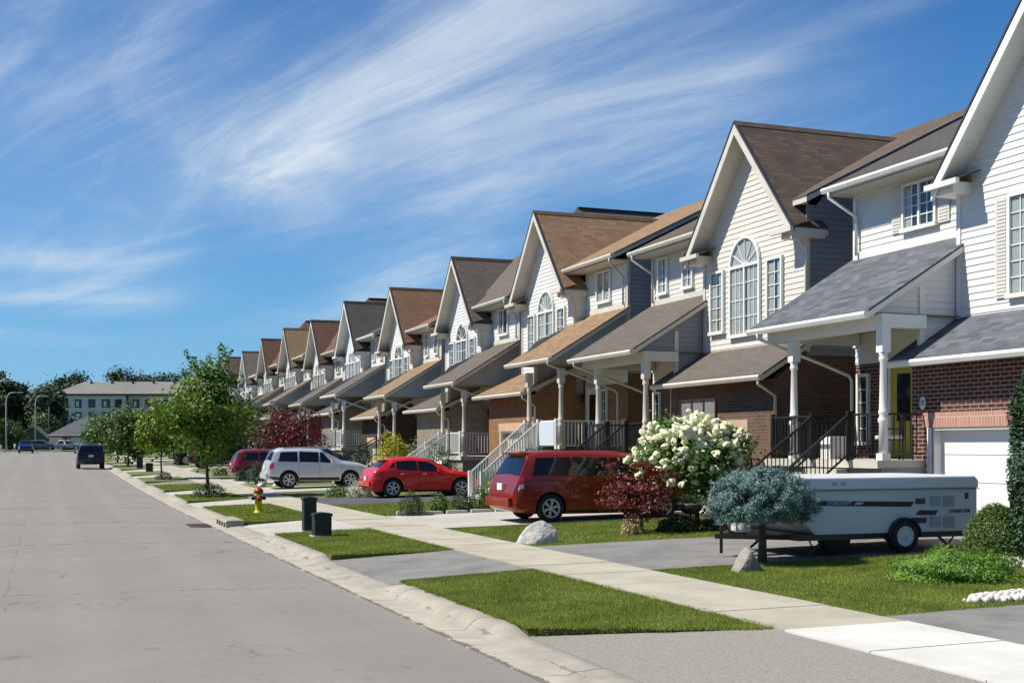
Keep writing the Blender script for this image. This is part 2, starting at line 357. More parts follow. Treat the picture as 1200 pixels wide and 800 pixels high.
# kerb: a rolled concrete profile whose top dips where a driveway crosses
KERB = mat('kerb_concrete', (.345, .318, .26), .9, col2=(.245, .222, .18), vs=2.0, vlo=.38, vhi=.70, bump=(60, .25, .006))
t = KERB.node_tree; kb = t.nodes['Principled BSDF']; kc = kb.inputs['Base Color'].links[0].from_socket; co = [n for n in t.nodes if n.type == 'TEX_COORD'][0]
kx = nd(t, 'ShaderNodeSeparateXYZ'); t.links.new(co.outputs['Object'], kx.inputs[0])
dn_ = tn(3.2, 8, .75); dist = mth(t, 'ABSOLUTE', mth(t, 'SUBTRACT', kx.outputs[0], 4.19))
edge_ = mth(t, 'LESS_THAN', dist, mth(t, 'MULTIPLY', mth(t, 'SUBTRACT', dn_, .40), .35))
flow = mth(t, 'LESS_THAN', mth(t, 'ABSOLUTE', mth(t, 'SUBTRACT', kx.outputs[0], mth(t, 'ADD', 4.60, mth(t, 'MULTIPLY', tn(.9), .04)))), mth(t, 'MULTIPLY', mth(t, 'SUBTRACT', tn(2.3, 8, .8), .50), .22))
jt = mth(t, 'LESS_THAN', mth(t, 'ABSOLUTE', mth(t, 'SUBTRACT', mth(t, 'FRACT', mth(t, 'DIVIDE', mth(t, 'ADD', kx.outputs[1], mth(t, 'MULTIPLY', tn(6), .03)), 3.05)), .5)), .004)
dk_ = mth(t, 'MAXIMUM', mth(t, 'MAXIMUM', edge_, mth(t, 'MULTIPLY', flow, .6)), jt)
t.links.new(mixc(mth(t, 'MULTIPLY', dk_, .85), kc, (.075, .065, .050)), kb.inputs['Base Color'])
DRIVES = [(7.0, 12.6), (17.9, 22.6), (28.8, 33.5), (42.4, 46.8), (52.0, 56.2), (62.4, 66.8), (73, 77.2), (83, 87.5), (93.5, 97.8), (104, 108.4), (114.5, 119)]
def dip(y):
    k = 0.
    for a, b_ in DRIVES:
        k = max(k, min(1, max(0, (y-a+.55)/.75)) * min(1, max(0, (b_+.55-y)/.75)))
    return k*k*(3-2*k)
def kerb_strip(name, sgn, x0, dips, y1):
    mb = MB(); P = []; y = -10.
    while y < y1:
        d = dip(y) if dips else 0.; z = g(y); j = .002*math.sin(y*2.1)
        wob = .004*math.sin(y*1.3)
        zt = .135*(1-d) + .035*d
        pr = [(-.06+wob, -.05), (-.02+wob, .012+j*.5), (.36, -.004), (.44, .02+(zt-.02)*.45), (.52, zt-.012), (.60, zt), (.72, zt+.004), (.76, zt-.02), (.78, -.25)]
        P.append([(x0+sgn*a, y, z+h) for a, h in pr]); y += .25 if y < 60 else 1.
    mb.grid(P); return tag(mb.build(name, KERB, uv=False), kind='structure')
kerb_strip('kerb', 1, KX, True, 204)
kerb_strip('kerb_far_side', -1, -5.2, False, 204)

# sidewalk slabs with open joints; the nearest slabs are freshly poured
SIDEW = mat('sidewalk_concrete', (.42, .385, .30), .92, col2=(.31, .28, .215), vs=1.1, vlo=.38, vhi=.72, bump=(70, .3, .006))
NEWC = mat('fresh_concrete', (.60, .59, .54), .85, col2=(.50, .49, .44), vs=1.3, vlo=.4, vhi=.72, bump=(70, .2, .004))
def slabs(name, x0, x1, ya, yb, m, lift=.03, step=1.5):
    mb = MB(); y = ya
    while y < yb-.05:
        e = min(y+step, yb); P = []
        za, zb = g(y)+.0, g(e)+.0; h0, h1 = cross(x0)+lift, cross(x1)+lift; j = random.uniform(-.004, .004)
        a = [(x0, y+.006, za+h0+j), (x1, y+.006, za+h1+j), (x1, e-.006, zb+h1+j), (x0, e-.006, zb+h0+j)]
        mb.prism(a, (0, 0, -.2)); y = e
    return tag(mb.build(name, m), kind='structure')
slabs('new_sidewalk', SX0, SX1, -1, 11.15, NEWC, step=1.53)
slabs('sidewalk', SX0, SX1, 11.15, 203, SIDEW)

# boulevard lawns (turf slabs) and driveways between kerb and sidewalk
def patch(name, quad, m, lift=0., th=.2, top=None, nx=8, ny=10, drop=True):
    """quad: (ya at x0, ya at x1, yb at x0, yb at x1), x0, x1"""
    (ya0, ya1, yb0, yb1, x0, x1) = quad; mb = MB(); P = []
    for j in range(ny+1):
        row = []
        for i in range(nx+1):
            s = i/nx; x = x0+(x1-x0)*s; y = (ya0+(ya1-ya0)*s)*(1-j/ny) + (yb0+(yb1-yb0)*s)*j/ny
            row.append((x, y, (top(x, y) if top else gz(x, y)) + lift))
        P.append(row)
    mb.grid(P)
    ring = P[0] + [r[-1] for r in P[1:]] + P[-1][::-1][1:] + [r[0] for r in P[::-1]][1:-1]
    n = len(ring); mb.add(ring + [(a, b_, c-th) for a, b_, c in ring], [(i, (i+1) % n, (i+1) % n+n, i+n) for i in range(n)])
    return tag(mb.build(name, m), kind='structure')
def drv(x, y):                                # driveway apron: from the dipped kerb up to the sidewalk
    s = max(0, min(1, (x-4.95)/2.25)); return g(y) + .04 + (cross(7.2)+.012-.04)*s
ASPH = mat('driveway_asphalt', (.21, .20, .185), .92, col2=(.13, .127, .12), vs=1.3, vlo=.4, vhi=.7, bump=(90, .4, .01))
DARKASPH = mat('sealed_asphalt', (.085, .087, .090), .8, col2=(.060, .062, .066), vs=.8, bump=(90, .4, .01))
AGG = mat('exposed_aggregate', (.285, .26, .222), .9, col2=(.17, .156, .136), vs=38, vlo=.40, vhi=.66, bump=(60, .5, .008))
DCONC = mat('driveway_concrete', (.44, .42, .36), .92, col2=(.36, .34, .30), vs=.6, bump=(70, .25, .006))
PTS = [4.97, 7.19]
lawnq = [(12.75, 11.35, 17.75, 18.2), (22.7, 22.3, 28.6, 28.9), (33.6, 33.4, 42.2, 42.7), (46.9, 46.6, 51.8, 52), (56.3, 56.2, 62.2, 62.4), (66.9, 66.8, 72.8, 73),
         (77.3, 77.2, 82.8, 83), (87.6, 87.5, 93.3, 93.5), (97.9, 97.8, 103.8, 104), (108.5, 108.4, 114.3, 114.5), (119.1, 119, 200, 200)]
for q in lawnq:
    patch('boulevard_lawn', (*q, *PTS), GRASSBASE, .0, .22)
prev = (0, 0, 6.0, 6.0)
dm = [AGG, ASPH, DCONC, DCONC, DCONC, ASPH, DCONC, DCONC, ASPH, DCONC, DCONC]
qs = [(4.0, 3.5, 4.5, 3.7)] + lawnq
for k in range(len(lawnq)):
    a, b_ = qs[k], qs[k+1]
    patch('driveway', (a[2]+.02, a[3]+.02, b_[0]-.02, b_[1]-.02, 4.95, 7.185), dm[k], .0, .2, drv)
# driveways on the house side, from the sidewalk to the garage
HD = [(-2, 11.6, AGG), (17.25, 22.2, ASPH), (28.0, 33.2, DCONC), (40.2, 45.4, DARKASPH), (51.2, 55.9, DCONC), (60.2, 66.6, DCONC), (72.6, 77.2, ASPH),
      (82.6, 87.4, DCONC), (93, 97.8, DCONC), (103.4, 108.3, ASPH), (114, 118.8, DCONC), (124.5, 129, DCONC)]
for a, b_, m_ in HD:
    if m_ is AGG: m_ = ASPH
    patch('driveway', (a, a, b_, b_, SX1+.01, 16.9), m_, .022, .1, None, 10, 6)
# ------------------------------------------------------------------ houses
def lap(mb, org, ud, poly, nrm, course=.14, lip=.016, m=0):
    """lap siding: horizontal boards clipped to a convex polygon of (u, z)"""
    org, ud, nrm = Vector(org), Vector(ud), Vector(nrm)
    zs = [p[1] for p in poly]; z = math.floor(min(zs)/course)*course
    def clip(pl, zc, keep_above):
        out = []
        for (a, b) in zip(pl, pl[1:]+pl[:1]):
            ia = (a[1] >= zc-1e-6) if keep_above else (a[1] <= zc+1e-6); ib = (b[1] >= zc-1e-6) if keep_above else (b[1] <= zc+1e-6)
            if ia: out.append(a)
            if ia != ib:
                t_ = (zc-a[1])/(b[1]-a[1]); out.append((a[0]+(b[0]-a[0])*t_, zc))
        return out
    while z < max(zs):
        pl = clip(clip(poly, z, True), z+course, False)
        if len(pl) >= 3 and max(p[1] for p in pl)-min(p[1] for p in pl) > .004:
            pts = [org + ud*u + Vector((0,0,1))*zz_ + nrm*(lip*(1-(zz_-z)/course)+.002) for u, zz_ in pl]
            mb.add(pts, [tuple(range(len(pts)))], m)
            lo = [p for p in pl if p[1] < z+1e-4]
            if len(lo) >= 2:
                u0, u1 = min(p[0] for p in lo), max(p[0] for p in lo)
                q = [org+ud*u0+Vector((0,0,z)), org+ud*u1+Vector((0,0,z))]
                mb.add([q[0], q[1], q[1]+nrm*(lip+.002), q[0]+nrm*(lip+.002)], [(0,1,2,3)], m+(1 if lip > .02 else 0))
        z += course

def shingle(name, a, b_, c=None):
    return brickmat(name, a, b_, tuple(v*.45 for v in a), w=.32, h=.145, ms=.006, c3=c or tuple(v*.72 for v in a), bump=.7, nfac=.55)
SH = {'blue': shingle('slate_blue_shingles', (.150,.160,.178), (.055,.061,.072)), 'brown': shingle('brown_shingles', (.145,.105,.078), (.078,.058,.045)),
      'tan': shingle('tan_shingles', (.30,.195,.108), (.19,.120,.068)), 'grey': shingle('grey_brown_shingles', (.145,.120,.100), (.105,.088,.074)),
      'orange': shingle('orange_brown_shingles', (.225,.130,.075), (.155,.090,.055)), 'dark': shingle('dark_grey_shingles', (.095,.085,.078), (.070,.062,.058)),
      'red': shingle('red_brown_shingles', (.150,.078,.052), (.110,.058,.040)), 'gold': shingle('gold_shingles', (.26,.185,.105), (.20,.140,.080)),
      'taupe': shingle('taupe_shingles', (.185,.150,.120), (.135,.110,.088))}
BR = {'red': brickmat('dark_red_brick', (.105,.028,.020), (.060,.018,.014), (.30,.26,.22), c3=(.040,.016,.014)),
      'brown': brickmat('mixed_brown_brick', (.125,.066,.042), (.062,.034,.023), (.14,.11,.09), c3=(.23,.155,.11), nfac=.38),
      'tan': brickmat('orange_tan_brick', (.26,.135,.056), (.19,.098,.042), (.21,.145,.09), c3=(.23,.12,.052), ms=.006),
      'stone': brickmat('grey_tan_stone', (.25,.21,.155), (.18,.15,.112), (.17,.145,.11), w=.4, h=.2, c3=(.27,.225,.17)),
      'dark': brickmat('dark_brown_brick', (.060,.034,.025), (.036,.021,.017), (.11,.09,.075), c3=(.03,.018,.015))}
SOLD = brickmat('soldier_brick', (.42,.20,.145), (.33,.145,.105), (.48,.40,.34), w=.075, h=.30, ms=.009, c3=(.46,.27,.2))
SID = {'white': mat('white_siding', (.66,.655,.625), .55, col2=(.60,.595,.565), vs=.6), 'beige': mat('pale_beige_siding', (.62,.59,.53), .55, col2=(.56,.53,.47), vs=.6),
       'grey': mat('slate_grey_siding', (.23,.245,.27), .6, col2=(.20,.215,.24), vs=.6), 'midgrey': mat('mid_grey_siding', (.36,.36,.36), .6, col2=(.32,.32,.32), vs=.6),
       'taupe': mat('taupe_siding', (.36,.33,.29), .6, col2=(.32,.29,.26), vs=.6)}
GDOOR = {'white': mat('white_garage_door', (.76,.755,.73), .45, col2=(.71,.705,.68), vs=.7), 'buff': mat('buff_garage_door', (.56,.47,.33), .5, col2=(.5,.42,.3), vs=.7),
         'sage': mat('sage_grey_garage_door', (.40,.385,.33), .5, col2=(.36,.345,.30), vs=.7)}
YELLOW = mat('yellow_door_paint', (.42, .33, .02), .4)
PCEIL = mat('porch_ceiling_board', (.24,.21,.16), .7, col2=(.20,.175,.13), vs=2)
FOUND = mat('foundation_concrete', (.28,.265,.235), .9, col2=(.20,.19,.165), vs=1.1, bump=(30,.5,.01))
CURT = mat('white_curtain', (.62,.62,.59), .8, col2=(.5,.5,.48), vs=6)
VENTM = mat('grey_roof_vent', (.10,.095,.09), .6)

CURT = mat('white_curtain', (.58,.58,.55), .9, col2=(.48,.48,.46), vs=6)
def house(Zg, s, dz, cfg):
    """Zg: where along the street the front gable stands; s: +1 when the porch is beyond the gable, -1 when it is before it"""
    z0 = EYE + dz; gl = g(Zg)+.30
    root = empty('house', (17.5, Zg, gl), 0, cfg['label'], 'house', 'row of gabled houses along the street')
    O = (17.5, Zg, gl); out = 6.6 if s > 0 else 5.9; Y = lambda u: Zg + s*u; H = lambda h: z0 + h
    def P(x, u, h): return (x, Y(u), H(h))
    def bx(mb, x0, x1, u0, u1, h0, h1, m=0): mb.box(x0, x1, Y(u0), Y(u1), H(h0), H(h1), m)
    def B(mb, name, m, par=root, **k): return mb.build(name, m, par, O, **k)
    sh, shp = SH[cfg['roof']], SH[cfg.get('porch_roof', cfg['roof'])]
    brk, sf, ss = BR[cfg['brick']], SID[cfg['front']], SID[cfg['side']]
    tr = WHITE if cfg.get('trim', 'white') == 'white' else CREAM
    gx, ge = (16.6, 16.1) if s > 0 else (16.1, 15.6); gs, pt = (2.85, 2.6) if s > 0 else (2.4, 2.32); pu0, pu1 = (2.5, 5.65) if s > 0 else (2.95, out-.14)
    lo = gl - z0 - .7
    # --- walls: siding above, brick below
    w = MB(); S = Vector
    fz = lambda pts: [(p, H(q)) for p, q in pts]
    pk = 8.27; e = 5.33
    lap(w, (17.5, Zg, 0), (0, s, 0), fz([(-2.5,2.3),(2.5,2.3),(2.5,e),(0,pk),(-2.5,e)]), (-1,0,0))
    lap(w, (17.95, Zg, 0), (0, s, 0), fz([(2.5,1.9),(out,1.9),(out,6.0),(2.5,6.0)]), (-1,0,0))
    for u_ in (2.5,): lap(w, (0, Y(u_), 0), (1,0,0), fz([(17.5,2.3),(17.95,2.3),(17.95,5.6),(17.5,5.4)]), (0, s, 0))
    B(w, 'siding', sf)
    w = MB()
    hip = cfg.get('hip')
    if hip: top = [(29.2,6.0)]
    else: top = [(29.2,5.98),(23.5,9.0)]
    for u_, sg, xf in ((-2.5, -s, 17.5), (out, s, 17.95)):
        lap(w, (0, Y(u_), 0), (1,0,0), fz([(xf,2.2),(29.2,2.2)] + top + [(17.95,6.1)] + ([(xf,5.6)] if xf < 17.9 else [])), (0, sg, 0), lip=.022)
        w.box(xf+.01, 29.2, Y(u_)-.01*sg, Y(u_)-.05*sg, H(2.2), H(5.9))
    # porch end gables and the wall between porch roof and garage roof
    for u_, sg in ((out-.02, s), (pt, -s)):
        if u_ < 3: pl = [(gx+.02,1.6),(17.95,1.6),(17.95,4.3),(gx+.02,3.46)]
        else: pl = [(15.5,2.56),(17.95,2.56),(17.95,4.3),(15.5,2.76)]
        lap(w, (0, Y(u_), 0), (1,0,0), fz(pl), (0, sg, 0))
        if u_ < 3: lap(w, (0, Y(u_), 0), (1,0,0), fz([(15.5,2.56),(gx+.02,2.56),(gx+.02,3.46),(15.5,2.76)]), (0, sg, 0))
        w.prism([P(15.66, u_-.012*s*sg, 2.68), P(17.9, u_-.012*s*sg, 2.68), P(17.9, u_-.012*s*sg, 4.06)], (0, -sg*.05, 0))
    B(w, 'side_siding', [ss, mat('siding_lap_shade', (.05,.05,.05), .9)])  # dark second material paints lap shadow lines onto the board undersides
    w = MB(); bx(w, 29.1, 29.25, -2.4, out-.1, lo, 6.0); B(w, 'rear_wall', ss)
    # corner posts and frieze trims
    for q_ in [(xx, xx+.10, u_-.055, u_+.055, 2.3, 5.5 if u_ < 3 and xx < 17.5 else 6.0) for xx, u_ in ((17.46, 2.5), (17.46, -2.5), (17.91, out))] + [
              (17.90, 17.96, 2.56, out-.06, 5.82, 6.0), (gx-.04, gx+.08, pt-.04, pt+.04, 1.75, 3.2)]:
        w = MB(); bx(w, *q_); B(w, 'corner_trim', tr)
    w = MB()
    gd0, gd1 = (-1.0, 2.25) if s > 0 else (-1.15, 1.95)                                             # garage door opening
    gfl = -1.8 - dz + (gl-.30-0) - 0.0                                 # garage floor, relative like every h
    gfl = gl + .05 - z0
    dt = .36
    for a, b_, c, d in ((-2.5, gd0, lo, 1.62), (gd1, gs, lo, 1.62), (gd0, gd1, dt+.30, 1.62)): bx(w, gx, gx+.3, a, b_, c, d)
    for u_ in (-2.5, gs-.25): bx(w, gx+.3, 17.96, u_, u_+.25, lo, 1.62)
    for u_ in (-2.5, gs-.25): w.prism([P(gx+.05, u_, 1.62), P(17.6, u_, 1.62), P(17.6, u_, 2.5)], (0, s*.25, 0))
    bx(w, 17.95, 18.2, 2.4, out-.005, lo, 2.45)
    for u_ in (-2.47, out-.03): bx(w, 18.2, 29.15, u_-.02, u_+.025, lo, 2.19)
    bx(w, 17.6, 18.2, -2.49, -2.42, lo, 2.19)
    B(w, 'brick_wall', brk)
    w = MB(); bx(w, gx-.012, gx+.02, gd0-.25, gd1+.25, dt+.002, dt+.30); B(w, 'brick_lintel', SOLD if cfg['brick'] in ('red',) else brk if cfg['brick'] == 'stone' else mat('buff_arch_block', (.50,.36,.25), .85, col2=(.42,.30,.21), vs=3))
    # --- roofs
    def slab(pts, name, m, par=root, th=.05, th2=.13, mt=None):
        a = MB(); a.prism(pts, (0,0,-th)); r = B(a, name, m, par)
        cen = sum((Vector(p) for p in pts), Vector()) / len(pts)
        a = MB(); a.prism([Vector(p).lerp(cen, .004) + Vector((0,0,-th-.002)) for p in pts], (0,0,-th2)); B(a, 'fascia', mt or tr, r)
        return r
    mr_u0, mr_u1 = -2.8, out+.3; ridge_h = 9.18
    if hip:
        xr0, xr1, hr = hip; uc = (mr_u0+mr_u1)/2
        F0, F1, K0, K1 = P(17.3,mr_u0,6.08), P(17.3,mr_u1,6.08), P(29.6,mr_u0,6.08), P(29.6,mr_u1,6.08)
        A_, C_ = P(xr0,uc,hr), P(xr1,uc,hr); a = MB(); sgl = 1
        sl_ = (hr-6.08)/(xr0-17.3); hn = 6.08+sl_*.7
        for pts in ([F0,P(17.3,-2.2,6.08),P(18.0,-2.05,hn),P(18.0,2.05,hn),P(17.3,2.1,6.08),F1,A_], [F1,K1,C_,A_], [K1,K0,C_], [K0,F0,A_,C_]): a.prism(pts, (0,0,-.06))
        r = B(a, 'roof', sh); a = MB()
        sl_ = (hr-6.08)/(xr0-17.3); xe = 17.3 + (8.48-6.08)/sl_
        bx(a, 17.32, 29.58, 2.15, mr_u1-.02, 5.84, 6.0); bx(a, 18.0, 29.58, mr_u0+.02, 2.15, 5.84, 6.0); B(a, 'fascia', tr, r)
        a = MB(); a.beam(P(xr0,uc,hr+.01), P(xr1,uc,hr+.01), .3, .025); B(a, 'ridge_cap', sh, r)
        uv_ = (8.48-6.08)/1.173
    else:
        sl_ = (ridge_h-6.08)/(23.5-17.3)
        hn = 6.08+sl_*.7
        slab([P(17.3,mr_u0,6.08), P(17.3,-2.2,6.08), P(18.0,-2.05,hn), P(18.0,2.05,hn), P(17.3,2.1,6.08), P(17.3,mr_u1,6.08), P(23.5,mr_u1,ridge_h), P(23.5,mr_u0,ridge_h)], 'roof', sh)
        slab([P(29.7,mr_u0,6.08), P(29.7,mr_u1,6.08), P(23.5,mr_u1,ridge_h), P(23.5,mr_u0,ridge_h)], 'roof', sh)
        xe = 17.3 + (8.48-6.08)/sl_
    for sg in (1, -1):                                                  # steep front gable
        rr = slab([P(17.0,0,8.48), P(xe+.15,0,8.48), P(17.75, sg*1.95, 8.48-1.173*1.95), P(18.0, sg*2.68, 8.48-1.173*2.68), P(17.0, sg*2.68, 8.48-1.173*2.68)], 'gable_roof', sh, th=.06, th2=.15)
        a = MB(); a.beam(P(16.985, 0, 8.33), P(16.985, sg*2.72, 8.33-1.173*2.72), .05, .19, up=(1,0,0)) if False else a.prism([P(16.94,0,8.40), P(16.94,sg*2.70,8.40-1.173*2.70), P(16.94,sg*2.70,8.40-1.173*2.70-.26), P(16.94,0,8.14)], (.055,0,0))
        B(a, 'rake_board', tr, rr)
        a = MB(); a.prism([P(16.93,0,8.50), P(16.93,sg*2.73,8.50-1.173*2.73), P(16.93,sg*2.73,8.44-1.173*2.73), P(16.93,0,8.44)], (.08,0,0)); B(a, 'drip_edge', mat('dark_drip_edge', (.04,.04,.045), .5), rr)
        a = MB(); u0_, u1_ = sg*2.12, sg*2.76                           # boxed eave return with its little roof and gutter
        bx(a, 17.02, 17.9, u0_, u1_-sg*.06, 5.06, 5.28); ret = B(a, 'eave_return', tr)
        a = MB(); a.prism([P(16.9,u0_-sg*.25,5.30), P(16.9,u1_,5.30), P(17.55,u1_,5.50), P(17.48,u0_-sg*.25,5.50)], (0,0,-.03)); B(a, 'return_roof', sh, ret)
        a = MB(); bx(a, 16.84, 16.93, u0_-sg*.28, u1_+sg*.03, 5.18, 5.29); B(a, 'gutter', tr, ret)
    a = MB(); 
    for sg in (1,-1): a.prism([P(16.95,0,8.505), P(xe+.1,0,8.505), P(xe+.1,sg*.13,8.505-.1525), P(16.95,sg*.13,8.505-.1525)], (0,0,-.012)); B(a, 'ridge_cap', sh)
    pr0 = 2.36 if s > 0 else 1.95
    prr = slab([P(15.18,pr0,2.68), P(15.18,out+.15,2.68), P(18.0,out+.15,4.42), P(18.0,pr0,4.42)], 'porch_roof', shp, th2=.12)
    a = MB(); bx(a, 17.90, 17.985, 2.5, out, 4.36, 4.52); B(a, 'flashing', tr, prr)
    garr = slab([P(ge,-2.75,1.74), P(ge,gs+.12,1.74), P(17.52,gs+.12,2.62), P(17.52,-2.75,2.62)], 'garage_roof', shp, th2=.12)
    # gutters
    def gutter(x, u0, u1, h, par=root):
        a = MB(); pr = [(0,0),(-.10,.0),(-.13,-.03),(-.13,-.06),(-.09,-.13),(0,-.13)]
        a.prism([P(x+p, u0, h+q) for p, q in pr], (0, s*(u1-u0), 0)); B(a, 'gutter', tr, par)
    gutter(17.3, 1.9, mr_u1, 6.05); gutter(15.19, pr0, out+.15, 2.64, prr); gutter(ge, -2.75, gs+.1, 1.70, garr)
    # soffits
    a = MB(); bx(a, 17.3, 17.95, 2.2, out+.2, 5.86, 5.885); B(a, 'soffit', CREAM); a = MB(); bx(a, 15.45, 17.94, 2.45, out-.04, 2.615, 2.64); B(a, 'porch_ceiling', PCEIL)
    # --- downspouts
    def spout(path, r=.038): a = MB(); a.tube(path, r, 8); B(a, 'downspout', tr)
    ud = out-.18
    spout([P(17.24,ud+.25,5.98), P(17.24,ud+.25,5.80), P(17.85,ud+.02,5.35), P(17.85,ud+.02,4.45)])
    if s < 0: spout([P(17.02,2.74,5.2), P(17.05,2.74,5.05), P(17.42,2.62,4.75), P(17.42,2.62,4.3)])
    else: spout([P(17.02,-2.68,5.2), P(17.05,-2.68,5.05), P(17.42,-2.62,4.75), P(17.42,-2.62,2.6)])
    dn = out-.1 if s < 0 else 6.3
    spout([P(15.12,dn+.05,2.56), P(15.12,dn+.05,2.42), P(16.9,dn+.02,1.85), P(17.55,dn,1.62), P(17.62,dn,1.5), P(17.62,dn,lo+.6)])
    ug = -2.6 if s > 0 else 2.45
    spout([P(ge-.04,ug,1.6), P(ge-.04,ug,1.48), P(gx-.06,ug,1.2), P(gx-.06,ug,lo+.6)])
    # --- windows
    def window(u0, u1, h0, h1, x, cols=2, rows=3, arch=0., glass=GLASS, sash=1, fw=.07, shutter=0.):
        f = MB(); xo, xi = x-.095, x-.020
        if arch:
            n = 14; uc = (u0+u1)/2; r0 = (u1-u0)/2; r1 = r0+fw
            for k in range(n):
                a0, a1 = math.pi*k/n, math.pi*(k+1)/n
                f.prism([P(xo, uc+r*math.cos(a_), h1+r*math.sin(a_)*1.02) for r, a_ in ((r0,a0),(r1,a0),(r1,a1),(r0,a1))], (.063,0,0))
        else: bx(f, xo, xi, u0-fw, u1+fw, h1, h1+fw)
        bx(f, xo-.03, xi, u0-fw-.03, u1+fw+.03, h0-fw-.02, h0-.002); bx(f, xo, xi, u0-fw, u0, h0, h1); bx(f, xo, xi, u1, u1+fw, h0, h1)
        if arch: bx(f, xo, xi, u0, u1, h1-.04, h1+.04)
        for k in range(1, sash): uu = u0+(u1-u0)*k/sash; bx(f, xo+.01, xi, uu-.035, uu+.035, h0, h1-(.04 if arch else 0))
        W_ = B(f, 'window', tr if cfg.get('wtrim') is None else WHITE)
        p = MB(); bx(p, x-.0465, x-.0435, u0, u1, h0, h1)
        if arch: p.prism([P(x-.0465, uc+r0*math.cos(math.pi*k/16), h1+r0*math.sin(math.pi*k/16)) for k in range(17)], (.003,0,0))
        B(p, 'pane', PANE, W_)
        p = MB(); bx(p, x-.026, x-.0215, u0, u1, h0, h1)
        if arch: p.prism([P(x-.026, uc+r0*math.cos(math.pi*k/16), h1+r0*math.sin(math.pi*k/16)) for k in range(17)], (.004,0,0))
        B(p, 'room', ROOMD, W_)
        dark = glass is GLASSD; rw = random.Random(int(Zg*10)+int(u0*100)+int(h0*10))
        for sg in (0, 1):
            wv = (u1-u0)*(rw.uniform(.10, .24) if dark else rw.uniform(.26, .5)); a_, b_ = (u0, u0+wv) if sg == 0 else (u1-wv, u1); nf = max(3, int(wv/.055)); top_ = h1-rw.uniform(0, .05)
            vs_ = []; q = MB()
            for k in range(nf*2+1):
                uu = a_+(b_-a_)*k/(nf*2); xx = x-.030-.008*(k % 2); vs_.append((P(xx, uu, h0+.02), P(xx, uu, top_)))
            q.grid([list(v) for v in vs_]); B(q, 'curtain', CURT, W_)
        if arch and not dark: q = MB(); q.prism([P(x-.032, uc+r0*.96*math.cos(math.pi*k/12), h1+.05+r0*.92*math.sin(math.pi*k/12)) for k in range(13)], (.003,0,0)); B(q, 'fan_shade', CURT, W_)
        q = MB(); t_ = .011
        for k in range(sash):
            a, b_ = u0+(u1-u0)*k/sash, u0+(u1-u0)*(k+1)/sash
            for i in range(1, cols): uu = a+(b_-a)*i/cols; bx(q, x-.058, x-.047, uu-t_, uu+t_, h0, h1)
            for j in range(1, rows): hh = h0+(h1-h0)*j/rows; bx(q, x-.059, x-.048, a, b_, hh-t_, hh+t_)
        if arch:
            for k in range(1, 6): an = math.pi*k/6; q.beam(P(x-.058, uc, h1), P(x-.058, uc+r0*.98*math.cos(an), h1+r0*.98*math.sin(an)), .02, .02, up=(1,0,0))
        B(q, 'muntin_grid', WHITE, W_)
        if shutter:
            for sg in (-1, 1):
                uu = (u0-fw-.02) if sg < 0 else (u1+fw+.02); sm_ = MB()
                bx(sm_, x-.05, x-.02, uu, uu+sg*shutter, h0-.05, h1+.05)
                k = h0
                while k < h1: bx(sm_, x-.062, x-.051, uu+sg*.05, uu+sg*(shutter-.05), k, k+.035); k += .07
                B(sm_, 'shutter', cfg.get('shut', WHITE))
    cg = cfg.get('glass', GLASS)
    if cfg.get('gable_win') == 'grid': window(-1.0, 1.0, 2.92, 4.78, 17.5, 4, 6, glass=cg, sash=2, shutter=.34)
    else:
        c_ = .3 if s > 0 else 0.
        window(c_-.70, c_+.70, 2.98, 4.78, 17.5, 3, 4, arch=1, glass=cg, sash=2)
        window(c_-1.75, c_-1.15, 3.15, 4.74, 17.5, 2, 5, glass=cg); window(c_+1.15, c_+1.75, 3.15, 4.74, 17.5, 2, 5, glass=cg)
    bw = cfg.get('bay_win', 'pair')
    if bw == 'pair': window(out-1.0, out-.5, 4.72, 5.72, 17.95, 2, 4, glass=cg); window(out-2.6, out-2.1, 4.72, 5.72, 17.95, 2, 4, glass=cg)
    elif bw == 'shut': window(3.75, 4.75, 4.80, 5.72, 17.95, 2, 4, glass=GLASSD, sash=2, shutter=.36)
    else: window(out-2.3, out-1.3, 4.76, 5.72, 17.95, 1, 1, glass=cg, sash=2)
    # --- entry
    dk = -.29
    f = MB(); d0, d1 = (4.35, 5.2) if s > 0 else (2.75, 3.65)
    bx(f, 17.86, 17.95, d0-.09, d0, dk, 1.90); bx(f, 17.86, 17.95, d1, d1+.09, dk, 1.90); bx(f, 17.86, 17.95, d0, d1, 1.80, 1.90)
    B(f, 'door_frame', tr)
    f = MB(); bx(f, 17.90, 17.948, d0, d1, dk, 1.80); dr = B(f, 'front_door', cfg.get('door', WHITE))
    f = MB(); bx(f, 17.885, 17.899, d0+.2, d1-.2, .55, 1.6); B(f, 'door_glass', GLASSD, dr)
    f = MB(); f.lathe([(.0,-.0),(.03,.0),(.03,.05),(.0,.055)], P(17.85, d1-.08, .70), 'x', 10); B(f, 'door_handle', ALLOY, dr)
    window(d1+.88, d1+1.2, .1, 1.6, 17.95, 1, 5, glass=GLASSD) if s > 0 else window(d1+.25, d1+.70, .0, 1.70, 17.95, 2, 5, glass=GLASSD)
    # --- garage door
    f = MB(); n = 4; gh = (dt-gfl)/n
    for k in range(n):
        bx(f, gx+.22, gx+.27, gd0+.02, gd1-.02, gfl+k*gh+.006, gfl+(k+1)*gh-.006)
        if cfg['garage'] != 'plain':
            for q in range(4):
                a = gd0+.02+(gd1-gd0-.04)*(q+.08)/4; b_ = gd0+.02+(gd1-gd0-.04)*(q+.92)/4
                bx(f, gx+.208, gx+.222, a, b_, gfl+k*gh+.09, gfl+(k+1)*gh-.09)
    gdm = GDOOR[cfg.get('gcol', 'white')]; B(f, 'garage_door', gdm)
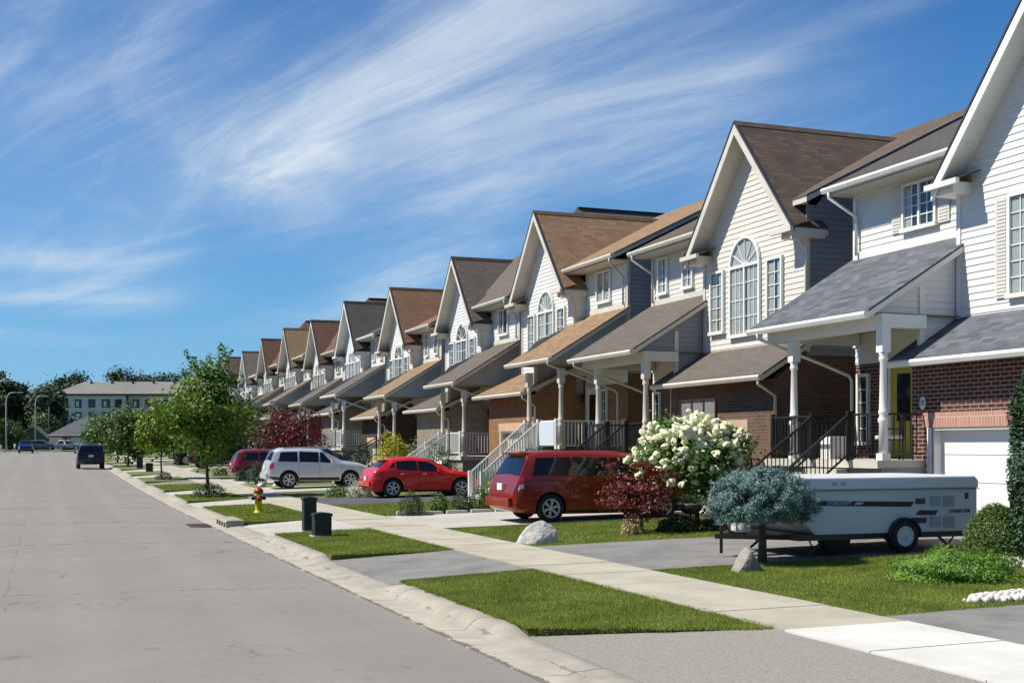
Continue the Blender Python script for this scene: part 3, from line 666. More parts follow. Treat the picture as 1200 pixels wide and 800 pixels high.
    f = MB(); bx(f, gx+.02, gx+.28, gd0, gd0+.05, gfl-.05, dt); bx(f, gx+.02, gx+.28, gd1-.05, gd1, gfl-.05, dt); bx(f, gx+.02, gx+.28, gd0+.05, gd1-.05, dt-.05, dt)
    bx(f, gx-.02, gx+.02, gd1-.0, gd1+.12, gfl-.05, dt-.001); bx(f, gx-.02, gx+.02, gd0-.12, gd0, gfl-.05, dt-.001)
    B(f, 'garage_door_frame', tr)
    # --- porch
    f = MB(); bx(f, 15.45, 17.95, 2.45, out, dk-.16, dk); B(f, 'porch_deck', CONC)
    f = MB(); bx(f, 15.55, 17.94, 2.42, out-.06, lo, dk-.162); bx(f, 15.53, 15.56, 2.5, out-.1, dk-.50, dk-.47); B(f, 'porch_foundation', FOUND if cfg['brick'] != 'dark' else brk)
    f = MB(); bx(f, 15.52, 15.74, pu0-.12, out-.03, 2.32, 2.61); bx(f, 15.75, 17.9, out-.22, out-.04, 2.34, 2.61)
    if s > 0: bx(f, 15.75, 16.6, pu0-.1, pu0+.1, 2.34, 2.61); B(f, 'porch_beam', tr)
    pcol = cfg.get('post', tr)
    for u_ in (pu0, pu1):
        f = MB(); bx(f, 15.53, 15.73, u_-.10, u_+.10, 1.85, 2.32)
        bx(f, 15.53, 15.73, u_-.10, u_+.10, dk, dk+.14)
        f.lathe([(.10,1.85),(.075,1.80),(.09,1.74),(.09,1.70),(.065,1.66),(.082,.85),(.085,.72),(.10,.68),(.10,.64),(.075,.60),(.11,.52),(.11,.48),(.085,.44),(.09,dk+.14)][::-1], (15.63, Y(u_), H(0)), 'z', 14)
        B(f, 'porch_post', pcol)
    rc = BLACK if cfg['rail'] == 'black' else WHITE; bw_ = .018 if cfg['rail'] == 'black' else .035
    def railing(a, b_, h0, h1, posts=(1,1)):
        """rail between two (x, u) points; h0, h1: floor heights at the ends"""
        f = MB(); A_, B_ = Vector(P(a[0],a[1],h0)), Vector(P(b_[0],b_[1],h1)); n = max(2, int((B_-A_).length/.12))
        f.beam(A_+Vector((0,0,.92)), B_+Vector((0,0,.92)), .05, .045); f.beam(A_+Vector((0,0,.12)), B_+Vector((0,0,.12)), .04, .035)
        for k in range(1, n): p = A_.lerp(B_, k/n); f.box(p.x-bw_/2, p.x+bw_/2, p.y-bw_/2, p.y+bw_/2, p.z+.12, p.z+.92)
        for q, p in zip(posts, (A_, B_)):
            if q: w_ = .038 if cfg['rail'] == 'black' else .055; f.box(p.x-w_, p.x+w_, p.y-w_, p.y+w_, p.z-.02, p.z+1.0)
        return f
    s0, s1 = (3.4, 4.7) if s > 0 else (2.95+.1, 4.25); X0, X1 = 15.5, 13.45; fl = g(Zg)+cross(13.4)+.02 - z0
    def rl(*a, name='railing', **k): B(railing(*a, **k), name, rc)
    rl((15.52,s1), (15.52,out-.26), dk, dk); rl((15.6,out-.08), (17.85,out-.08), dk, dk, posts=(0,1))
    if s > 0: rl((15.52,pu0+.1), (15.52,s0), dk, dk, posts=(0,1)); rl((15.75,pu0), (16.56,pu0), dk, dk, posts=(0,0))
    f = MB(); yv = Y(-2.5) if s > 0 else Y(out); sg_ = -1; f.box(20.6, 20.85, yv-.06, yv-.03, H(1.0), H(1.25)); f.tube([(20.72, yv-.05, H(1.0)), (20.72, yv-.05, H(-1.2))], .02, 6); B(f, 'meter_box', VENTM)
    f = MB(); f.box(19.4, 19.62, yv-.10, yv-.025, H(3.6), H(3.82)); B(f, 'wall_vent', tr)
    for u_ in (s0, s1): rl((X0-.05,u_), (X1,u_), dk, fl, name='stair_rail')
    if cfg.get('panel'):
        f = MB(); bx(f, 15.44, 15.47, s1+.08, out-.3, dk+.13, dk+.90); B(f, 'privacy_panel', mat('pale_blue_panel', (.50,.56,.60), .5))
    f = MB(); n = 8; rise = (dk-fl)/n
    for k in range(n):
        xa = X0-(X0-X1)*k/(n-1); f.box(xa-.31, xa-.003 if k else X0-.05, Y(s0+.05), Y(s1-.05), H(dk-rise*(k+1)), H(dk-rise*(k+1)-.14))
    B(f, 'stairs', CONC if cfg['rail'] == 'black' else WHITE)
    # plumbing and roof vents behind the ridge
    for k in range(2):
        f = MB(); xx = 24.6+k*1.6; hh = (6.08+(29.7-xx)*.5) if not hip else 6.6
        if not hip: f.lathe([(.05,-.2),(.05,.35)], P(xx, 1+2.2*k, hh), 'z', 10); B(f, 'vent_pipe', VENTM)
    # light by the door
    f = MB(); f.lathe([(.02,0),(.06,.03),(.07,.2),(.03,.26)], P(17.83, d0-.3, 1.35), 'z', 8); B(f, 'porch_lamp', BLACK)
    return root, P, O, gfl

W_, BE = 'white', 'beige'
HOUSES = [
 (18.15, 1, .0, dict(roof='dark', porch_roof='blue', brick='red', front=W_, side=W_, garage='plain', rail='black', gable_win='grid', bay_win='shut', door=YELLOW, shut=SID['beige'], glass=GLASS,
    label='white house nearest the camera, slate blue roof, dark red brick, yellow door')),
 (28.6, 1, .0, dict(roof='brown', porch_roof='grey', brick='brown', front=BE, side='grey', trim='cream', garage='panel', gcol='sage', rail='black', bay_win='pair', wtrim=1,
    label='beige sided house with brown steep gable and mixed brown brick garage behind the white hydrangea')),
 (42.9, -1, .17, dict(roof='tan', porch_roof='tan', brick='tan', front=W_, side='midgrey', trim='cream', garage='panel', gcol='buff', rail='white', bay_win='single', panel=1, wtrim=1,
    label='tan roofed house with orange tan brick and white stair railings behind the red minivan')),
 (52.8, -1, -.12, dict(roof='grey', porch_roof='grey', brick='stone', front=W_, side='taupe', trim='cream', garage='panel', gcol='sage', rail='white', bay_win='single', hip=(22.3, 26.6, 10.7), glass=GLASSD, wtrim=1,
    label='house with grey brown roof and tan stone garage behind the bright red hatchback')),
 (63.3, -1, -.23, dict(roof='orange', porch_roof='gold', brick='dark', front=W_, side='midgrey', trim='cream', garage='panel', gcol='white', rail='black', bay_win='pair', glass=GLASSD, wtrim=1,
    label='house with orange brown gable roof and black stair rails behind the yellow green bush')),
 (73.9, -1, .2, dict(roof='dark', porch_roof='grey', brick='stone', front=W_, side='midgrey', garage='panel', gcol='white', rail='white', bay_win='pair',
    label='house with dark grey gable and white porch rails beyond the silver wagon')),
 (83.8, -1, .0, dict(roof='red', porch_roof='grey', brick='red', front=W_, side='taupe', trim='cream', garage='panel', gcol='white', rail='black', bay_win='single', hip=(20.5, 25.5, 9.9),
    label='house with red brown gable roof rising above the red leaved maple')),
 (94.1, -1, .37, dict(roof='gold', porch_roof='taupe', brick='red', front=W_, side='midgrey', trim='cream', garage='panel', gcol='buff', rail='white', bay_win='pair',
    label='gold roofed house between two red brown roofed houses, far down the row')),
 (104.3, -1, .39, dict(roof='red', porch_roof='brown', brick='dark', front=W_, side='taupe', trim='cream', garage='panel', gcol='white', rail='black', bay_win='single', hip=(20.3, 25.2, 9.9),
    label='dark red brown roofed house just before the last taupe gable of the row')),
 (114.9, -1, .1, dict(roof='taupe', porch_roof='grey', brick='stone', front=W_, side='midgrey', garage='panel', gcol='white', rail='white', bay_win='pair',
    label='taupe roofed house whose gable stands just right of the tall green street tree')),
 (125.5, -1, .3, dict(roof='brown', porch_roof='brown', brick='red', front=W_, side='taupe', garage='panel', gcol='white', rail='black', bay_win='single',
    label='farthest brown roofed house of the row, mostly hidden by the tall green street tree')),
]
built = [house(*h) for h in HOUSES]
# house number plaque beside the garage of the nearest house
r0, P0, O0, gf0 = built[0]
f = MB(); f.lathe([(.0,-.02),(.10,-.02),(.10,.0),(.0,.0)], (0,0,0), 'x', 24)
f.v = [(16.59+x, 18.15+2.50+y*.9, EYE+.86+z*1.35) for x, y, z in f.v]
pl = f.build('number_plaque', mat('plaque_white', (.72,.70,.66), .4), r0, O0)
lettering('10', .15, 'number', BLACK, pl, (16.57-O0[0], 20.65-O0[1], EYE+.86-O0[2]), (R(90), 0, R(-90)), .8)
# ------------------------------------------------------------------ foliage
def G(px, X): D = 1465/CS*X/(px-50); return (X, (D-X*SN)/CS)
def leaves(name, m, pts, size, parent=None, org=(0,0,0), aspect=.55, up=.0, out_from=None, jit=.4):
    n = len(pts); d = rng.normal(size=(n,3)); d /= np.linalg.norm(d, axis=1)[:,None]
    if out_from is not None: d = d + 1.1*(pts-np.array(out_from))/(np.linalg.norm(pts-np.array(out_from), axis=1)[:,None]+1e-6)
    d[:,2] += up; d /= np.linalg.norm(d, axis=1)[:,None]
    r = rng.normal(size=(n,3)); e = np.cross(d, r); e /= np.linalg.norm(e, axis=1)[:,None]; f = np.cross(d, e)
    s = size*(1+rng.uniform(-jit, jit, n))[:,None]
    p = pts - np.array(org)
    v = np.stack([p-e*s*.5, p+f*s*aspect*.5+d*s*.06, p+e*s*.5, p-f*s*aspect*.5+d*s*.06], 1).reshape(-1,3)
    me = bpy.data.meshes.new(name); me.vertices.add(4*n); me.vertices.foreach_set('co', v.astype(np.float32).ravel())
    me.loops.add(4*n); me.loops.foreach_set('vertex_index', np.arange(4*n, dtype=np.int32))
    me.polygons.add(n); me.polygons.foreach_set('loop_start', np.arange(0, 4*n, 4, dtype=np.int32))
    me.update(calc_edges=True); me.validate(); me.materials.append(m)
    o = bpy.data.objects.new(name, me); scene.collection.objects.link(o); o.parent = parent
    if parent is None: o.location = org
    return o
def clumps(c, rad, nc, per, cr, bias=.5, flat=1., zmin=None, shape=None):
    c = np.array(c, float); out = []; cs = []
    for _ in range(nc):
        d = rng.normal(size=3); d /= np.linalg.norm(d); r = rng.uniform(bias, 1.)
        k = shape(d[2]) if shape else 1.
        q = c + d*np.array(rad)*r*np.array([k, k, 1]); cs.append(q)
        pts = q + rng.normal(size=(per,3))*np.array([cr, cr, cr*flat])*rng.uniform(.6, 1.3)
        out.append(pts)
    a = np.concatenate(out)
    if zmin is not None: a = a[a[:,2] > zmin]
    return a, cs
def trunk(c, h, r, limbs, m=BARK, lean=.0):
    mb = MB(); x, y, z = c; n = 6
    top = (x+lean*h, y, z+h)
    mb.tube([(x+lean*h*(k/n)**2+.02*math.sin(k*2.1)*h*.3, y+.015*math.sin(k*1.3)*h*.3, z+h*k/n-.05) for k in range(n+1)], [r*(1.25 if k == 0 else 1)*(1-.75*k/n) for k in range(n+1)], 8)
    for q in limbs:
        t_ = random.uniform(.35, .8); a = Vector((x+lean*h*t_**2, y, z+h*t_)); b_ = Vector(q); mid = a.lerp(b_, .5)+Vector((0,0,.08*h))
        mb.tube([a, mid, b_], [r*.45*(1-t_*.5), r*.3*(1-t_*.5), r*.08], 5)
    return mb
def tree(name, label, cat, x, y, h, rad, zc, nc, per, cr, size, m, r=.06, group=None, bark=BARK, z=None, up=.3, bias=.45, flat=.8, nl=8, shape=None, extra=None, rz=None):
    z = gz(x, y) if z is None else z
    root = empty(name, (x, y, z), 0, label, cat, group)
    pts, cs = clumps((x, y, z+zc), (rad, rad, rz or (h-zc)*.92), nc, per, cr, bias, flat, z+.15, shape)
    if extra is not None: pts = np.concatenate([pts, extra(x, y, z)])
    leaves('crown', m, pts, size, root, (x, y, z), up=up, out_from=(x, y, z+zc))
    tb = trunk((x, y, z), zc*1.05+.1, r, [cs[k] for k in range(0, len(cs), max(1, len(cs)//nl))][:nl])
    tb.build('trunk', bark, root, (x, y, z), uv=False); return root
def shrub(label, x, y, w, h, m, n=1500, size=.06, name='shrub', cat='shrub', group=None, rough=.12, top=None, depth=None, sh=.7, aspect=.5, z=None):
    """dense low plant: leaves over a lumpy rounded volume, with stems"""
    z = gz(x, y)+.0 if z is None else z; root = empty(name, (x, y, z), 0, label, cat, group); d = depth or w
    u = rng.normal(size=(n,3)); u /= np.linalg.norm(u, axis=1)[:,None]; u[:,2] = np.abs(u[:,2])*1.1-.1
    lump = 1+rough*np.sin(u[:,0]*5+x*3)*np.cos(u[:,1]*6+y)+rough*.7*np.sin(u[:,2]*9+u[:,0]*4)
    rr = rng.uniform(sh, 1., n)**.7*lump
    pts = np.array([x, y, z+h*.12]) + u*rr[:,None]*np.array([w/2, d/2, h*.9])
    pts += rng.normal(size=pts.shape)*size*.5
    pts = pts[pts[:,2] > z+.0]
    leaves('foliage', m, pts, size, root, (x, y, z), out_from=(x, y, z), up=.5, aspect=aspect)
    mb = MB()
    for k in range(7):
        a = k*.9; mb.tube([(x+.03*math.cos(a), y+.03*math.sin(a), z-.03), (x+w*.16*math.cos(a), y+d*.16*math.sin(a), z+h*.35), (x+w*.3*math.cos(a), y+d*.3*math.sin(a), z+h*.7)], [.016, .011, .004], 5)
    mb.build('stem', BARK, root, (x, y, z), uv=False); return root

LEAF_RED = mat('red_maple_leaf', (.070, .012, .012), .5, col2=(.21, .035, .020), isl=.6, trans=.3, vs=2)
LEAF_CRIM = mat('crimson_leaf', (.050, .006, .008), .5, col2=(.17, .015, .018), isl=.6, trans=.35, vs=2)
SPRUCE = mat('blue_spruce_needles', (.055, .120, .105), .6, col2=(.19, .30, .28), isl=.6, vs=4)
CEDAR = mat('cedar_green', (.018, .055, .022), .6, col2=(.045, .105, .035), isl=.6, vs=3)
BOX = mat('boxwood_leaf', (.035, .085, .008), .5, col2=(.10, .18, .02), isl=.6, trans=.15, vs=5)
JUN = mat('juniper_leaf', (.055, .15, .010), .55, col2=(.20, .34, .03), isl=.6, trans=.15, vs=3)
GOLD = mat('golden_leaf', (.30, .30, .01), .5, col2=(.50, .46, .03), isl=.6, trans=.3, vs=4)
SILV = mat('silver_leaf', (.30, .34, .27), .6, col2=(.48, .50, .42), isl=.6, trans=.15, vs=4)
TAN = mat('tan_pink_leaf', (.36, .22, .12), .6, col2=(.50, .34, .22), isl=.6, trans=.2, vs=4)
PETAL = mat('cream_petals', (.72, .72, .40), .8, col2=(.82, .82, .60), vs=9, bump=(60, .9, .02))
STONE = mat('pale_boulder', (.56, .54, .49), .9, col2=(.38, .36, .33), vs=5, vlo=.4, vhi=.7, bump=(9, .9, .04))
STONE2 = mat('grey_tan_boulder', (.30, .27, .23), .9, col2=(.20, .18, .155), vs=6, bump=(12, .9, .04))
PEB = mat('white_landscape_stone', (.66, .63, .57), .85, col2=(.44, .41, .37), vs=3, isl=.7)
SOIL = mat('garden_soil', (.045, .035, .028), .95, col2=(.09, .075, .06), vs=20, bump=(40, 1, .03))

def boulder(name, label, x, y, w, d, h, m, seed, tip=0., sub=3, cat='boulder', zoff=0., clo=.42):
    bm_ = bmesh.new(); bmesh.ops.create_icosphere(bm_, subdivisions=sub, radius=1)
    rd = random.Random(seed); cuts = [(Vector((rd.uniform(-1,1), rd.uniform(-1,1), rd.uniform(-.2,1))).normalized(), rd.uniform(clo,.86)) for _ in range(11)]
    for v in bm_.verts:
        for nn, dd in cuts:
            k = v.co.dot(nn)
            if k > dd: v.co -= nn*(k-dd)*.85
        if v.co.z > 0 and tip: v.co.x -= v.co.z*tip; v.co.x *= 1-.35*v.co.z; v.co.y *= 1-.3*v.co.z
        nz_ = math.sin(v.co.x*6+seed)*math.sin(v.co.y*7)*math.sin(v.co.z*8+1)*.05; v.co *= 1+nz_
        v.co += Vector((rd.uniform(-1,1), rd.uniform(-1,1), rd.uniform(-1,1)))*.015
        v.co = Vector((v.co.x*w/2, v.co.y*d/2, max(v.co.z, -.25)*h*.85))
    me = bpy.data.meshes.new(name); bm_.to_mesh(me); bm_.free(); me.materials.append(m)
    for p in me.polygons: p.use_smooth = True
    o = bpy.data.objects.new(name, me); scene.collection.objects.link(o); o.location = (x, y, gz(x, y)+h*.03+zoff); return tag(o, label, cat)

LEAF_ST = mat('leaf_street', (.030, .085, .004), .5, col2=(.18, .30, .010), isl=.45, trans=.3, vs=1.6)
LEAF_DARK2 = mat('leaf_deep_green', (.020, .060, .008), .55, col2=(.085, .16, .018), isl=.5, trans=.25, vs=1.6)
# --- the two tall street trees and those beyond
def shoots(x, y, z):
    out = []
    for a, l, zb in ((.0,1.0,4.2), (1.4,.95,4.0), (2.6,.8,4.3), (4.0,.9,3.9), (5.2,1.15,4.2), (.6,.8,4.4)):
        for k in range(75):
            t_ = random.random(); out.append((x+.55*math.cos(a)*(1+t_*.7)+random.gauss(0,.06), y+.55*math.sin(a)*(1+t_*.7)+random.gauss(0,.06), z+zb+.55+t_*l+random.gauss(0,.04)))
    return np.array(out)
tx, ty = G(243, 5.95)
tree('street_tree', 'tallest green street tree, rising above the roofs beside the sidewalk', 'tree', tx, ty, 5.8, 1.80, 3.20, 150, 85, .26, .165, LEAF_ST, .075, 'trees along the boulevard', bias=.2, extra=shoots, rz=2.0, shape=lambda d: 1.05-.45*max(0, d))
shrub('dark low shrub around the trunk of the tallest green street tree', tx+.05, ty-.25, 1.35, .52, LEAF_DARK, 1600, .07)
tx, ty = G(189, 5.95)
tree('street_tree', 'yellow green street tree second from the camera, left of the tallest tree', 'tree', tx, ty, 4.6, 1.45, 2.6, 80, 65, .26, .19, LEAF_YEL, .055, 'trees along the boulevard', bias=.3, rz=1.55)
shrub('small dark shrub at the foot of the yellow green street tree', tx+.1, ty-.3, .9, .35, LEAF_DARK, 500, .09)
tx, ty = G(150, 5.95)
tree('street_tree', 'darker green street tree third from the camera, over the black parked truck', 'tree', tx, ty, 4.7, 1.65, 2.6, 75, 60, .30, .22, LEAF_DARK2, .07, 'trees along the boulevard', bias=.2, rz=2.4)
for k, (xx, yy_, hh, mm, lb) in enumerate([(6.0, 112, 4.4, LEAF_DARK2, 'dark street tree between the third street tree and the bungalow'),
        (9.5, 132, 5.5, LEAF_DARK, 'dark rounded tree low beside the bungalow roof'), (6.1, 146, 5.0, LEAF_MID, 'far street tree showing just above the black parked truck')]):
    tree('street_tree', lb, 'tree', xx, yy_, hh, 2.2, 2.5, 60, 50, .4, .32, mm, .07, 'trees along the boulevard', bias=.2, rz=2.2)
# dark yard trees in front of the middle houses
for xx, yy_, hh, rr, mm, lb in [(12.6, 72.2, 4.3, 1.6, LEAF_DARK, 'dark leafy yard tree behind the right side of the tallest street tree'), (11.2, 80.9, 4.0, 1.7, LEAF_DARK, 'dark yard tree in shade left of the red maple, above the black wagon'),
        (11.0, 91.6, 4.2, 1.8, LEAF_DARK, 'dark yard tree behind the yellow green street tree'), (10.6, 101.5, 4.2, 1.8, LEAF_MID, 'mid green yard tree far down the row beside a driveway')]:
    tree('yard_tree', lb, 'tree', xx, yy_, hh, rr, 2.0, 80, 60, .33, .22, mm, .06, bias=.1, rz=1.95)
tx, ty = G(341, 12.2)
tree('red_maple', 'crimson leaved maple standing behind the roof of the silver sport utility vehicle', 'tree', tx, ty, 3.85, 2.0, 2.25, 90, 65, .27, .13, LEAF_CRIM, .06, bias=.25, rz=1.5)
tree('green_yard_tree', 'small olive green tree tucked between red maple and tallest street tree', 'tree', *G(311, 12.6), 3.6, 1.1, 2.3, 30, 45, .25, .13, LEAF_YEL, .05, bias=.2, rz=1.1)
# --- plants of the near gardens
x_, y_ = G(893, 10.75); z_ = gz(x_, y_)
root = empty('dwarf_spruce', (x_, y_, z_), 0, 'globe blue spruce grafted on a short trunk beside the camper trailer', 'tree')
n = 110000
tips = rng.normal(size=(420,3)); tips /= np.linalg.norm(tips, axis=1)[:,None]
tips[:,2] = np.where(tips[:,2] < -.45, -.45+rng.uniform(-.06,.06,420), tips[:,2]); tr_ = rng.uniform(.86, 1.06, 420)[:,None]
rad_ = np.array([.88, .88, .55]); cc = np.array([x_, y_, z_+.98])
tp = tips*tr_*rad_; idx = rng.integers(0, 420, n); tt = rng.uniform(.55, 1., n)[:,None]
pts = cc + tp[idx]*tt + rng.normal(size=(n,3))*.045*(1.25-tt*.5)
leaves('needles', SPRUCE, pts, .058, root, (x_, y_, z_), aspect=.20, out_from=cc)
mb = MB(); mb.tube([(x_, y_, z_-.05), (x_+.01, y_, z_+.4), (x_-.01, y_, z_+.95)], [.085, .06, .05], 10)
for k in range(0, 420, 7): mb.tube([(x_, y_, z_+.75), tuple(cc+tp[k]*.55), tuple(cc+tp[k]*.93)], [.02, .012, .005], 4)
mb.build('trunk', BARK, root, (x_, y_, z_), uv=False)
x_, y_ = G(864, 9.95); y_ -= .25
boulder('boulder', 'pointed grey tan boulder leaning at the foot of the globe blue spruce', x_, y_, .62, .45, .62, STONE2, 9, tip=-.30)
x_, y_ = G(630, 9.2)
boulder('boulder', 'rounded pale boulder on the lawn in front of the red minivan', x_, y_, .88, .60, .54, STONE, 21, clo=.66, sub=4)
shrub('clipped round dark green bush beside the white garage door and cedar', *G(1168, 14.2), 1.06, .86, BOX, 26000, .036, rough=.015, sh=.78)
shrub('wide low bright green juniper spreading on the nearest lawn', *G(1120, 11.9), 1.75, .38, JUN, 26000, .05, depth=1.5, rough=.2, sh=.45, aspect=.3)
# cedar at the right edge
x_, y_ = G(1222, 14.4); z_ = gz(x_, y_)
root = empty('cedar', (x_, y_, z_), 0, 'tall narrow dark cedar at the right edge beside the garage', 'tree')
n = 30000; hh = rng.uniform(0, 1, n)**.85; rr = .43*np.minimum(1, (1-hh)*2.6+.10)*(.78+.3*np.minimum(1, hh*6))*rng.uniform(.75, 1.05, n); an = rng.uniform(0, 6.283, n)
rr *= 1+.08*np.sin(an*5+hh*22)
pts = np.stack([x_+rr*np.cos(an), y_+rr*np.sin(an), z_+.05+hh*3.55], 1)
leaves('foliage', CEDAR, pts, .085, root, (x_, y_, z_), aspect=.35, up=.8, out_from=(x_, y_, z_+1.5))
mb = MB(); mb.tube([(x_, y_, z_-.05), (x_, y_, z_+2.7)], [.07, .01], 8); mb.build('trunk', BARK, root, (x_, y_, z_), uv=False)
# white landscape stones: two heaps one could not count
def stones(name, label, cx_, cy_, w, d, n, s0):
    mb = MB()
    for _ in range(n):
        a, r_ = random.uniform(0, 6.283), math.sqrt(random.random()); x, y = cx_+w*r_*math.cos(a), cy_+d*r_*math.sin(a); s_ = s0*random.uniform(.6, 1.3)
        zz0 = gz(x, y)+s_*.25+random.uniform(0, .06)*(1-r_); vs = []; q = random.uniform(0, 3)
        for i, (zz1, k) in enumerate(((-.4,.75), (0.05,1.), (.42,.62))):
            for j in range(6):
                b_ = q+j*1.047+i*.3; vs.append((x+s_*.6*k*math.cos(b_)*random.uniform(.8,1.1), y+s_*.5*k*math.sin(b_)*random.uniform(.8,1.1), zz0+s_*zz1))
        mb.add(vs, [tuple(range(6))[::-1], tuple(range(12,18))]+[(i*6+j, i*6+(j+1) % 6, (i+1)*6+(j+1) % 6, (i+1)*6+j) for i in range(2) for j in range(6)], 0, True)
    o = mb.build(name, PEB, None, uv=False); return tag(o, label, 'stones', kind='stuff')
a = G(1170, 10.9); stones('white_stones', 'white landscape stones scattered along the near edge of the juniper', a[0]+.3, a[1], .85, .26, 190, .085)
a = G(1150, 13.6); stones('white_stones', 'white landscape stones around the clipped round bush', a[0]+.1, a[1]-.1, 1.25, .75, 330, .10)
# bed of soil under them
mb = MB(); mb.grid([[(x, y, gz(x, y)+.008) for x in (13.0, 13.8, 14.6, 15.4)] for y in (14.1, 15.1, 16.0, 16.9)])
tag(mb.build('garden_bed', SOIL), kind='structure')
# hydrangea tree
x_, y_ = G(812, 14.2); z_ = gz(x_, y_)
root = empty('hydrangea_tree', (x_, y_, z_), 0, 'white blooming hydrangea tree full of cream flower heads beside the red minivan', 'tree')
pts, cs = clumps((x_, y_, z_+1.50), (1.28, 1.2, .92), 110, 110, .19, .25, .9)
leaves('foliage', LEAF_MID, pts, .12, root, (x_, y_, z_), up=.4, out_from=(x_, y_, z_+1.5))
mb = MB(); mb.tube([(x_+.1, y_, z_-.04), (x_+.12, y_, z_+.5), (x_, y_, z_+1.3)], [.06, .05, .035], 8)
for k in range(0, 75, 6): mb.tube([(x_+.1, y_, z_+.8), tuple((np.array([x_, y_, z_+1.2])+cs[k])/2), tuple(cs[k])], [.025, .015, .006], 5)
mb.build('trunk', BARK, root, (x_, y_, z_), uv=False)
mb = MB(); rd = random.Random(3)
bmx = bmesh.new(); bmesh.ops.create_icosphere(bmx, subdivisions=2, radius=1); bv = [v.co.copy() for v in bmx.verts]; bf = [[v.index for v in f_.verts] for f_ in bmx.faces]; bmx.free()
k = 0
while k < 340:
    d = Vector((rd.gauss(0,1), rd.gauss(0,1), rd.gauss(.45,.9))).normalized()
    if d.z < -.6: continue
    lumpy = 1+.10*math.sin(d.x*5+1)*math.cos(d.z*6)+.06*math.sin(d.y*8)
    q = Vector((x_, y_, z_+1.50)) + Vector((d.x*1.36, d.y*1.3, d.z*.98))*rd.uniform(.80, 1.04)*lumpy; s_ = rd.uniform(.055, .105); k += 1
    ax_ = Vector((rd.gauss(0,.5)+d.x, rd.gauss(0,.5)+d.y, rd.gauss(0,.5)+d.z)).normalized()
    mb.add([q + (v + ax_*v.dot(ax_)*.35)*s_*rd.uniform(.72, 1.2) for v in bv], bf, 0, False)
tag(mb.build('flower_heads', PETAL, root, (x_, y_, z_), uv=False), kind='stuff')
# japanese maple with layered dark red leaves
x_, y_ = G(752, 12.0)
tree('japanese_maple', 'low dark red japanese maple on the lawn in front of the white hydrangea', 'tree', x_, y_, 1.75, .88, .95, 60, 95, .13, .075, LEAF_RED, .045, bias=.2, flat=.45, up=.9, rz=.72)
shrub('small tan pink shrub at the foot of the dark red japanese maple', x_-.34, y_-.22, .50, .40, TAN, 900, .05)
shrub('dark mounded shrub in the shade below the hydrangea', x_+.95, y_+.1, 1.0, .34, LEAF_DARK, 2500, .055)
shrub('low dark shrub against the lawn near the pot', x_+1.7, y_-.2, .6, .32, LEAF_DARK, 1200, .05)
# planter on a stand
x_, y_ = G(809, 13.1); z_ = gz(x_, y_); root = empty('planter', (x_, y_, z_), 0, 'black bowl planter on a thin stand below the hydrangea', 'planter')
f = MB(); f.lathe([(.10,.38),(.24,.46),(.30,.60),(.27,.60),(.22,.5)], (x_, y_, z_), 'z', 20); f.build('bowl', mat('dark_pot', (.02,.02,.02), .5), root, (x_, y_, z_))
f = MB(); f.lathe([(.305,.585),(.315,.61),(.29,.61)], (x_, y_, z_), 'z', 20); f.build('rim', STONE2, root, (x_, y_, z_))
f = MB(); f.tube([(x_, y_, z_-.02), (x_, y_, z_+.40)], .02, 8); f.build('stand', BLACK, root, (x_, y_, z_))
pts = np.array([x_, y_, z_+.66])+rng.normal(size=(700,3))*np.array([.13,.13,.07]); leaves('foliage', LEAF_DARK, pts, .06, root, (x_, y_, z_))
# shrub row along the far edge of the minivan's driveway
for px, X_, w, h, mm, lb in [(482, 9.5, .70, .66, LEAF_DARK, 'dark dense shrub at the sidewalk end of the row beside the minivan driveway'), (514, 10.5, .60, .55, BOX, 'light loose shrub second in the row beside the minivan driveway'),
        (541, 11.3, .68, .56, LEAF_DARK, 'low dark shrub third in the row beside the minivan driveway'), (561, 12.1, .70, .62, BOX, 'light green shrub fourth in the row, left of the minivan'),
        (575, 12.9, .75, .85, LEAF_YEL, 'tallest yellow green shrub of the row, just behind the minivan bumper')]:
    shrub(lb, *G(px, X_), w, h, mm, 1500, .055, group='shrubs beside the minivan driveway')
xb, yb = G(470, 9.2)
mb = MB(); mb.grid([[(x, y, gz(x, y)+.01) for x in (9.2, 10.5, 12, 13.3)] for y in (33.3, 33.7, 34.1)]); tag(mb.build('garden_bed', SOIL), kind='structure')
for k in range(6):
    xx = 9.1+k*.72; f = MB(); f.prism([(xx, 33.22, gz(xx,33)-.02), (xx+.6, 33.22, gz(xx,33)-.02), (xx+.56, 33.40, gz(xx,33)-.02), (xx+.03, 33.40, gz(xx,33)-.02)], (0,0,.13+.03*(k == 0)))
    o = f.build('edging_stone', PEB, None, (xx, 33.3, gz(xx, 33)), uv=False)
    tag(o, 'pale edging block in the low border beside the minivan driveway', 'edging stone', 'edging blocks beside the minivan driveway')
shrub('round clipped evergreen beside the white stairs of the tan roofed house', *G(578, 14.2), .95, .95, CEDAR, 3000, .05, rough=.04, sh=.88)
shrub('bright golden yellow bush between the red hatchback and silver wagon', *G(460, 13.8), 1.75, 2.25, GOLD, 4200, .12, sh=.5)
shrub('large dark green bush behind the red hatchback roof', *G(514, 14.3), 1.6, 1.9, LEAF_DARK, 3500, .07)
shrub('grey green loose bush right beside the golden bush', *G(487, 14.9), 1.3, 2.0, SILV, 1300, .09, sh=.3)
shrub('dark cone shaped evergreen between the golden bush and silver wagon', *G(426, 14.2), 1.3, 1.85, CEDAR, 3000, .08)
shrub('silvery white flowering bush in front of the silver wagon nose', *G(421, 10.9), .95, .62, SILV, 1300, .07)
shrub('low green shrub left of the silvery flowering bush', *G(396, 10.3), 1.0, .42, BOX, 1200, .07)
